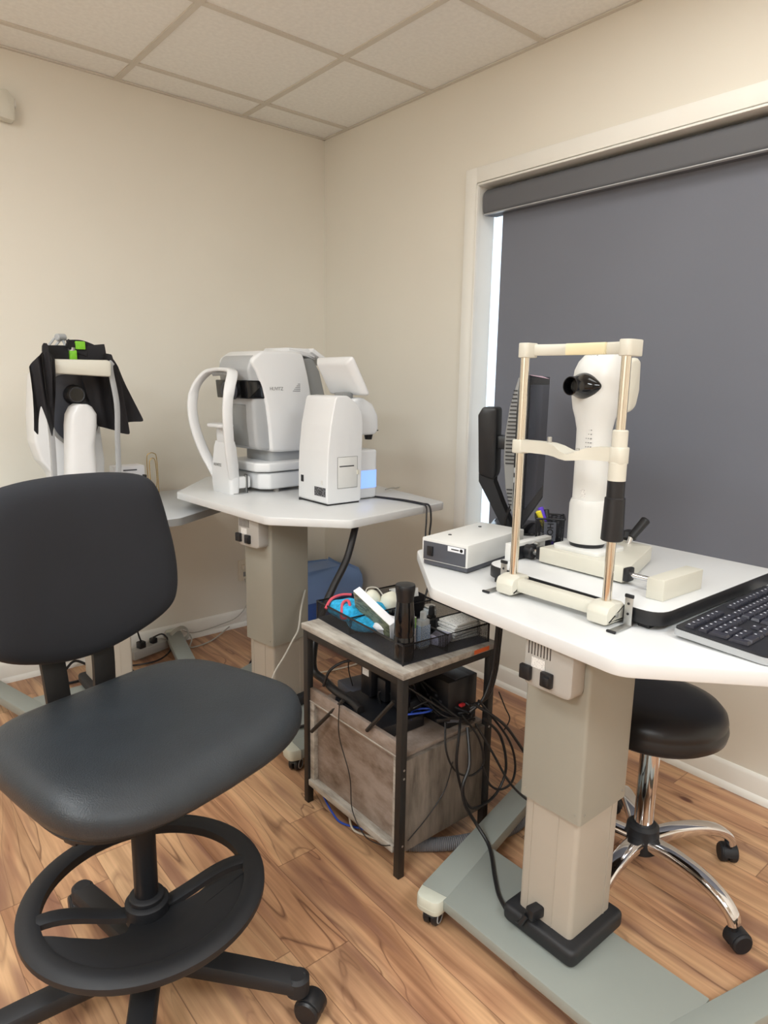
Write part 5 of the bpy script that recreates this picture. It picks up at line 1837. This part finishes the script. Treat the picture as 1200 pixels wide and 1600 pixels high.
# cables lying in a heap on the shelf
rnd = random.Random(11)
for k in range(16):
    p0 = Vector((rnd.uniform(-1.06, -0.97), rnd.uniform(-1.95, -1.72), SZ + rnd.uniform(0.03, 0.15)))
    p3 = Vector((rnd.uniform(-0.92, -0.85), rnd.uniform(-2.02, -1.97), SZ + rnd.uniform(0.012, 0.06)))
    mid1 = p0 + Vector((rnd.uniform(-0.01, 0.05), rnd.uniform(-0.05, 0.04), rnd.uniform(0.0, 0.05)))
    mid2 = (p0 + p3) / 2 + Vector((rnd.uniform(-0.04, 0.04), rnd.uniform(-0.05, 0.03), rnd.uniform(-0.03, 0.02)))
    mid2.z = max(mid2.z, SZ + 0.012)
    cab([p0, mid1, mid2, p3], rnd.choice([0.0026, 0.0032, 0.004]), 'cable', 'one of the tangled black cables heaped on the cart shelf', group='tangled black cables on the cart shelf')
cab([(-1.05, -1.90, SZ + 0.05), (-1.0, -1.94, SZ + 0.06), (-0.96, -1.91, SZ + 0.045), (-1.0, -1.88, SZ + 0.04), (-1.04, -1.91, SZ + 0.035)], 0.003, 'cable_blue', 'blue network lead bundled among the black cables on the cart shelf', 'blue_cable')
for k in range(3):
    b = MB(); b.box((-0.965 + 0.03 * k, -1.965 - 0.012 * k, SZ + 0.035 - 0.006 * k), (0.042, 0.016, 0.012), 0.003, rz=R(-28))
    tag(b.build('inline_adapter', ['black', 'slate', 'black'][k]), 'slim dark inline adapter lying in the cable heap at the shelf edge', 'adapter', 'inline adapters in the cable heap')
# loops hanging at the near right corner of the cart
cab([(-0.95, -2.02, 0.41), (-0.985, -2.050, 0.385), (-1.000, -2.060, 0.296), (-0.955, -2.060, 0.170), (-0.905, -2.060, 0.133), (-0.825, -2.060, 0.144), (-0.785, -2.060, 0.213), (-0.819, -2.060, 0.328), (-0.884, -2.050, 0.40)], 0.0042, 'cable', 'thick black cable hanging in the largest loop off the cart corner')
cab([(-1.00, -2.01, 0.41), (-1.024, -2.040, 0.348), (-0.990, -2.045, 0.276), (-0.923, -2.045, 0.234), (-0.872, -2.045, 0.253), (-0.897, -2.045, 0.342), (-0.946, -2.02, 0.42)], 0.003, 'cable', 'thin black cable hanging in a small loop before the cart side panel')
cab([(-0.888, -2.03, 0.45), (-0.795, -2.065, 0.320), (-0.750, -2.065, 0.221), (-0.759, -2.065, 0.160), (-0.812, -2.065, 0.155), (-0.857, -2.06, 0.188), (-0.88, -2.05, 0.249)], 0.0036, 'cable', 'black cable curling back in a loop right of the cart corner post')
cab([(-0.900, -2.02, 0.44), (-0.83, -2.07, 0.38), (-0.765, -2.08, 0.30), (-0.70, -2.11, 0.19), (-0.665, -2.16, 0.10)], 0.0045, 'cable', 'thick black cable falling from the shelf towards the front table foot')
cab([(-0.896, -2.03, 0.38), (-0.85, -2.065, 0.28), (-0.80, -2.08, 0.19), (-0.755, -2.10, 0.13), (-0.72, -2.14, 0.095)], 0.0036, 'cable', 'black cable crossing down to the splayed bar of the front table')
cab([(-0.93, -2.03, 0.38), (-0.965, -2.075, 0.30), (-1.000, -2.085, 0.25), (-0.99, -2.09, 0.19), (-0.955, -2.10, 0.125), (-0.965, -2.16, 0.092), (-1.045, -2.25, 0.091), (-1.085, -2.30, 0.091), (-1.115, -2.36, 0.096), (-1.130, -2.405, 0.115)], 0.0052, 'cable', 'thick black power cable running over the front table base to its column')
b = MB(); b.box((-1.112, -2.425, 0.152), (0.040, 0.026, 0.028), 0.005, rz=R(-10)).cyl((-1.13, -2.415, 0.145), (-1.140, -2.405, 0.118), 0.007, 0.005, seg=12)
tag(b.build('power_plug', 'black'), 'black power plug in the foot of the front table column', 'plug')
b = MB()
# bundle dropping behind the corner post from the near table
for i, (dx, r_, lab) in enumerate(((0.0, 0.005, 'left cable of the black bundle dropping from the front table behind the cart post'), (0.010, 0.0045, 'middle cable of the black bundle dropping from the front table behind the cart post'), (0.019, 0.004, 'right cable of the black bundle dropping from the front table behind the cart post'))):
    cab([(-0.830 + dx, -2.038, 0.815), (-0.832 + dx, -2.040, 0.70), (-0.838 + dx, -2.040, 0.60), (-0.845 + dx, -2.038, 0.52), (-0.87 + dx, -2.032, 0.45), (-0.90, -2.01, 0.41 + 0.01 * i)], r_, 'cable', lab)
cab([(-0.800, -2.03, 0.45), (-0.785, -2.045, 0.40), (-0.768, -2.05, 0.36), (-0.785, -2.04, 0.32)], 0.002, 'cable', 'thin black wire bowing out beside the cart corner post')
# thin wires on the cart
cab([(-1.165, -1.736, 0.405), (-1.168, -1.740, 0.309), (-1.166, -1.790, 0.202), (-1.176, -1.817, 0.110), (-1.176, -1.875, 0.060), (-1.174, -1.945, 0.07), (-1.174, -1.985, 0.092)], 0.0016, 'cable', 'thin black wire hanging down over the cart door panel', 'thin_wire')
cab([(-1.135, -2.014, 0.104), (-1.056, -2.013, 0.148), (-0.995, -2.013, 0.203), (-0.968, -2.014, 0.28)], 0.0016, 'cable', 'thin black wire slanting across the cart side panel', 'thin_wire')
cab([(-1.12, -1.59, 0.022), (-1.135, -1.613, 0.03), (-1.149, -1.682, 0.014), (-1.148, -1.731, 0.006), (-1.11, -1.80, 0.006)], 0.0032, 'cable_blue', 'blue network lead on the floor under the cart', 'blue_cable')
cab([(-1.115, -1.70, 0.055), (-1.126, -1.735, 0.03), (-1.141, -1.776, 0.008), (-1.124, -1.827, 0.006), (-1.09, -1.90, 0.006)], 0.0034, 'cable_white', 'pale lead on the floor under the cart front edge', 'pale_cable')
# corrugated hose on the floor
b = MB()
P = crom([(-1.06, -1.86, 0.022), (-1.075, -1.93, 0.022), (-1.02, -1.985, 0.022), (-0.95, -2.03, 0.022), (-0.86, -2.065, 0.022), (-0.76, -2.085, 0.022), (-0.66, -2.06, 0.022)], 30)
n = len(P)
rings = []
for i, p in enumerate(P):
    d = (P[min(i + 1, n - 1)] - P[max(i - 1, 0)]).normalized()
    a = d.cross(Vector((0, 0, 1))).normalized()
    c = d.cross(a).normalized()
    r_ = 0.0185 + (0.0020 if i % 2 else -0.0004)
    rings.append([p + (a * math.cos(2 * PI * k / 16) + c * math.sin(2 * PI * k / 16)) * r_ for k in range(16)])
b.loft(rings)
tag(b.build('corrugated_hose', 'hose'), 'grey corrugated cable hose on the floor beside the cart', 'hose')
# thick black sleeve from the middle table down to the shelf
b = MB()
b.tube([(-0.800, -1.34, 0.846), (-0.845, -1.385, 0.820), (-0.905, -1.42, 0.735), (-0.985, -1.45, 0.655), (-1.060, -1.485, 0.575), (-1.105, -1.515, 0.49), (-1.118, -1.535, 0.43), (-1.115, -1.59, 0.415), (-1.125, -1.66, 0.410), (-1.128, -1.75, 0.408), (-1.135, -1.80, 0.405)], 0.0125, seg=14, res=8)
tag(b.build('cable_sleeve', 'cable'), 'thick black cable sleeve hanging from the middle table down to the cart', 'cable')
cab([(-1.05, -1.69, SZ + 0.15), (-1.10, -1.66, SZ + 0.14), (-1.13, -1.635, SZ + 0.11), (-1.14, -1.62, SZ + 0.06)], 0.0045, 'cable', 'black cable arching left from the tall adapter on the cart shelf')
cab([(-1.045, -1.735, 0.505), (-1.042, -1.737, 0.545), (-1.02, -1.74, 0.583)], 0.0035, 'cable', 'short black cable rising from the tall adapter to the cart top')
cab([(-1.02, -1.69, 0.580), (-1.055, -1.67, 0.545), (-1.075, -1.66, 0.48), (-1.05, -1.65, 0.40)], 0.0018, 'cable', 'thin black wire falling from the cart top behind the adapter', 'thin_wire')
# leads over the edge of the middle table
for i, (off, r_, lab) in enumerate(((0.0, 0.0032, 'inner black lead crossing the middle table and falling over its right edge'), (0.012, 0.0036, 'outer black lead crossing the middle table and falling over its right edge'))):
    cab([(-0.60 , -1.085 + off, T2 + 0.004), (-0.56, -1.12 + off, T2 + 0.004), (-0.52 + off, -1.25, T2 + 0.004), (-0.510 + off, -1.36, T2 + 0.004), (-0.52 + off * 1.5, -1.405, T2 + 0.001), (-0.535 + off * 2, -1.425, 0.83), (-0.55 + off * 1.6, -1.44, 0.76), (-0.60 + off, -1.52, 0.66), (-0.66, -1.56, 0.59), (-0.70, -1.585, 0.55)], r_, 'cable', lab)
# pale lead round the middle column and floor leads
cab([(-1.15, -1.31, 0.30), (-1.125, -1.305, 0.345), (-1.085, -1.302, 0.39), (-1.045, -1.295, 0.438), (-1.015, -1.285, 0.47), (-0.96, -1.22, 0.52), (-0.86, -1.10, 0.55)], 0.0036, 'cable_grey', 'pale grey lead slanting up past the middle table column', 'grey_lead')
cab([(-0.80, -0.76, 0.005), (-0.667, -0.765, 0.005), (-0.482, -0.805, 0.005), (-0.341, -0.80, 0.005), (-0.20, -0.70, 0.005)], 0.004, 'cable_white', 'pale lead lying on the floor behind the middle table column', 'pale_cable')
cab([(-0.92, -0.66, 0.006), (-0.837, -0.56, 0.006), (-0.734, -0.453, 0.03), (-0.68, -0.40, 0.10)], 0.005, 'cable', 'black lead on the floor behind the middle table, left of its column')
cab([(-1.02, -1.29, 0.094), (-0.985, -1.31, 0.10), (-0.93, -1.36, 0.102), (-0.88, -1.42, 0.07)], 0.006, 'cable', 'black power lead on the base of the middle table beside its column')
b = MB(); b.tube([(-0.30, -1.00, T2 + 0.003), (-0.335, -1.02, T2 + 0.005), (-0.38, -1.04, T2 + 0.012), (-0.43, -1.06, T2 + 0.012)], 0.003)
tag(b.build('grey_lead', 'cable_grey'), 'short grey lead behind the lens meter on the middle table', 'cable')
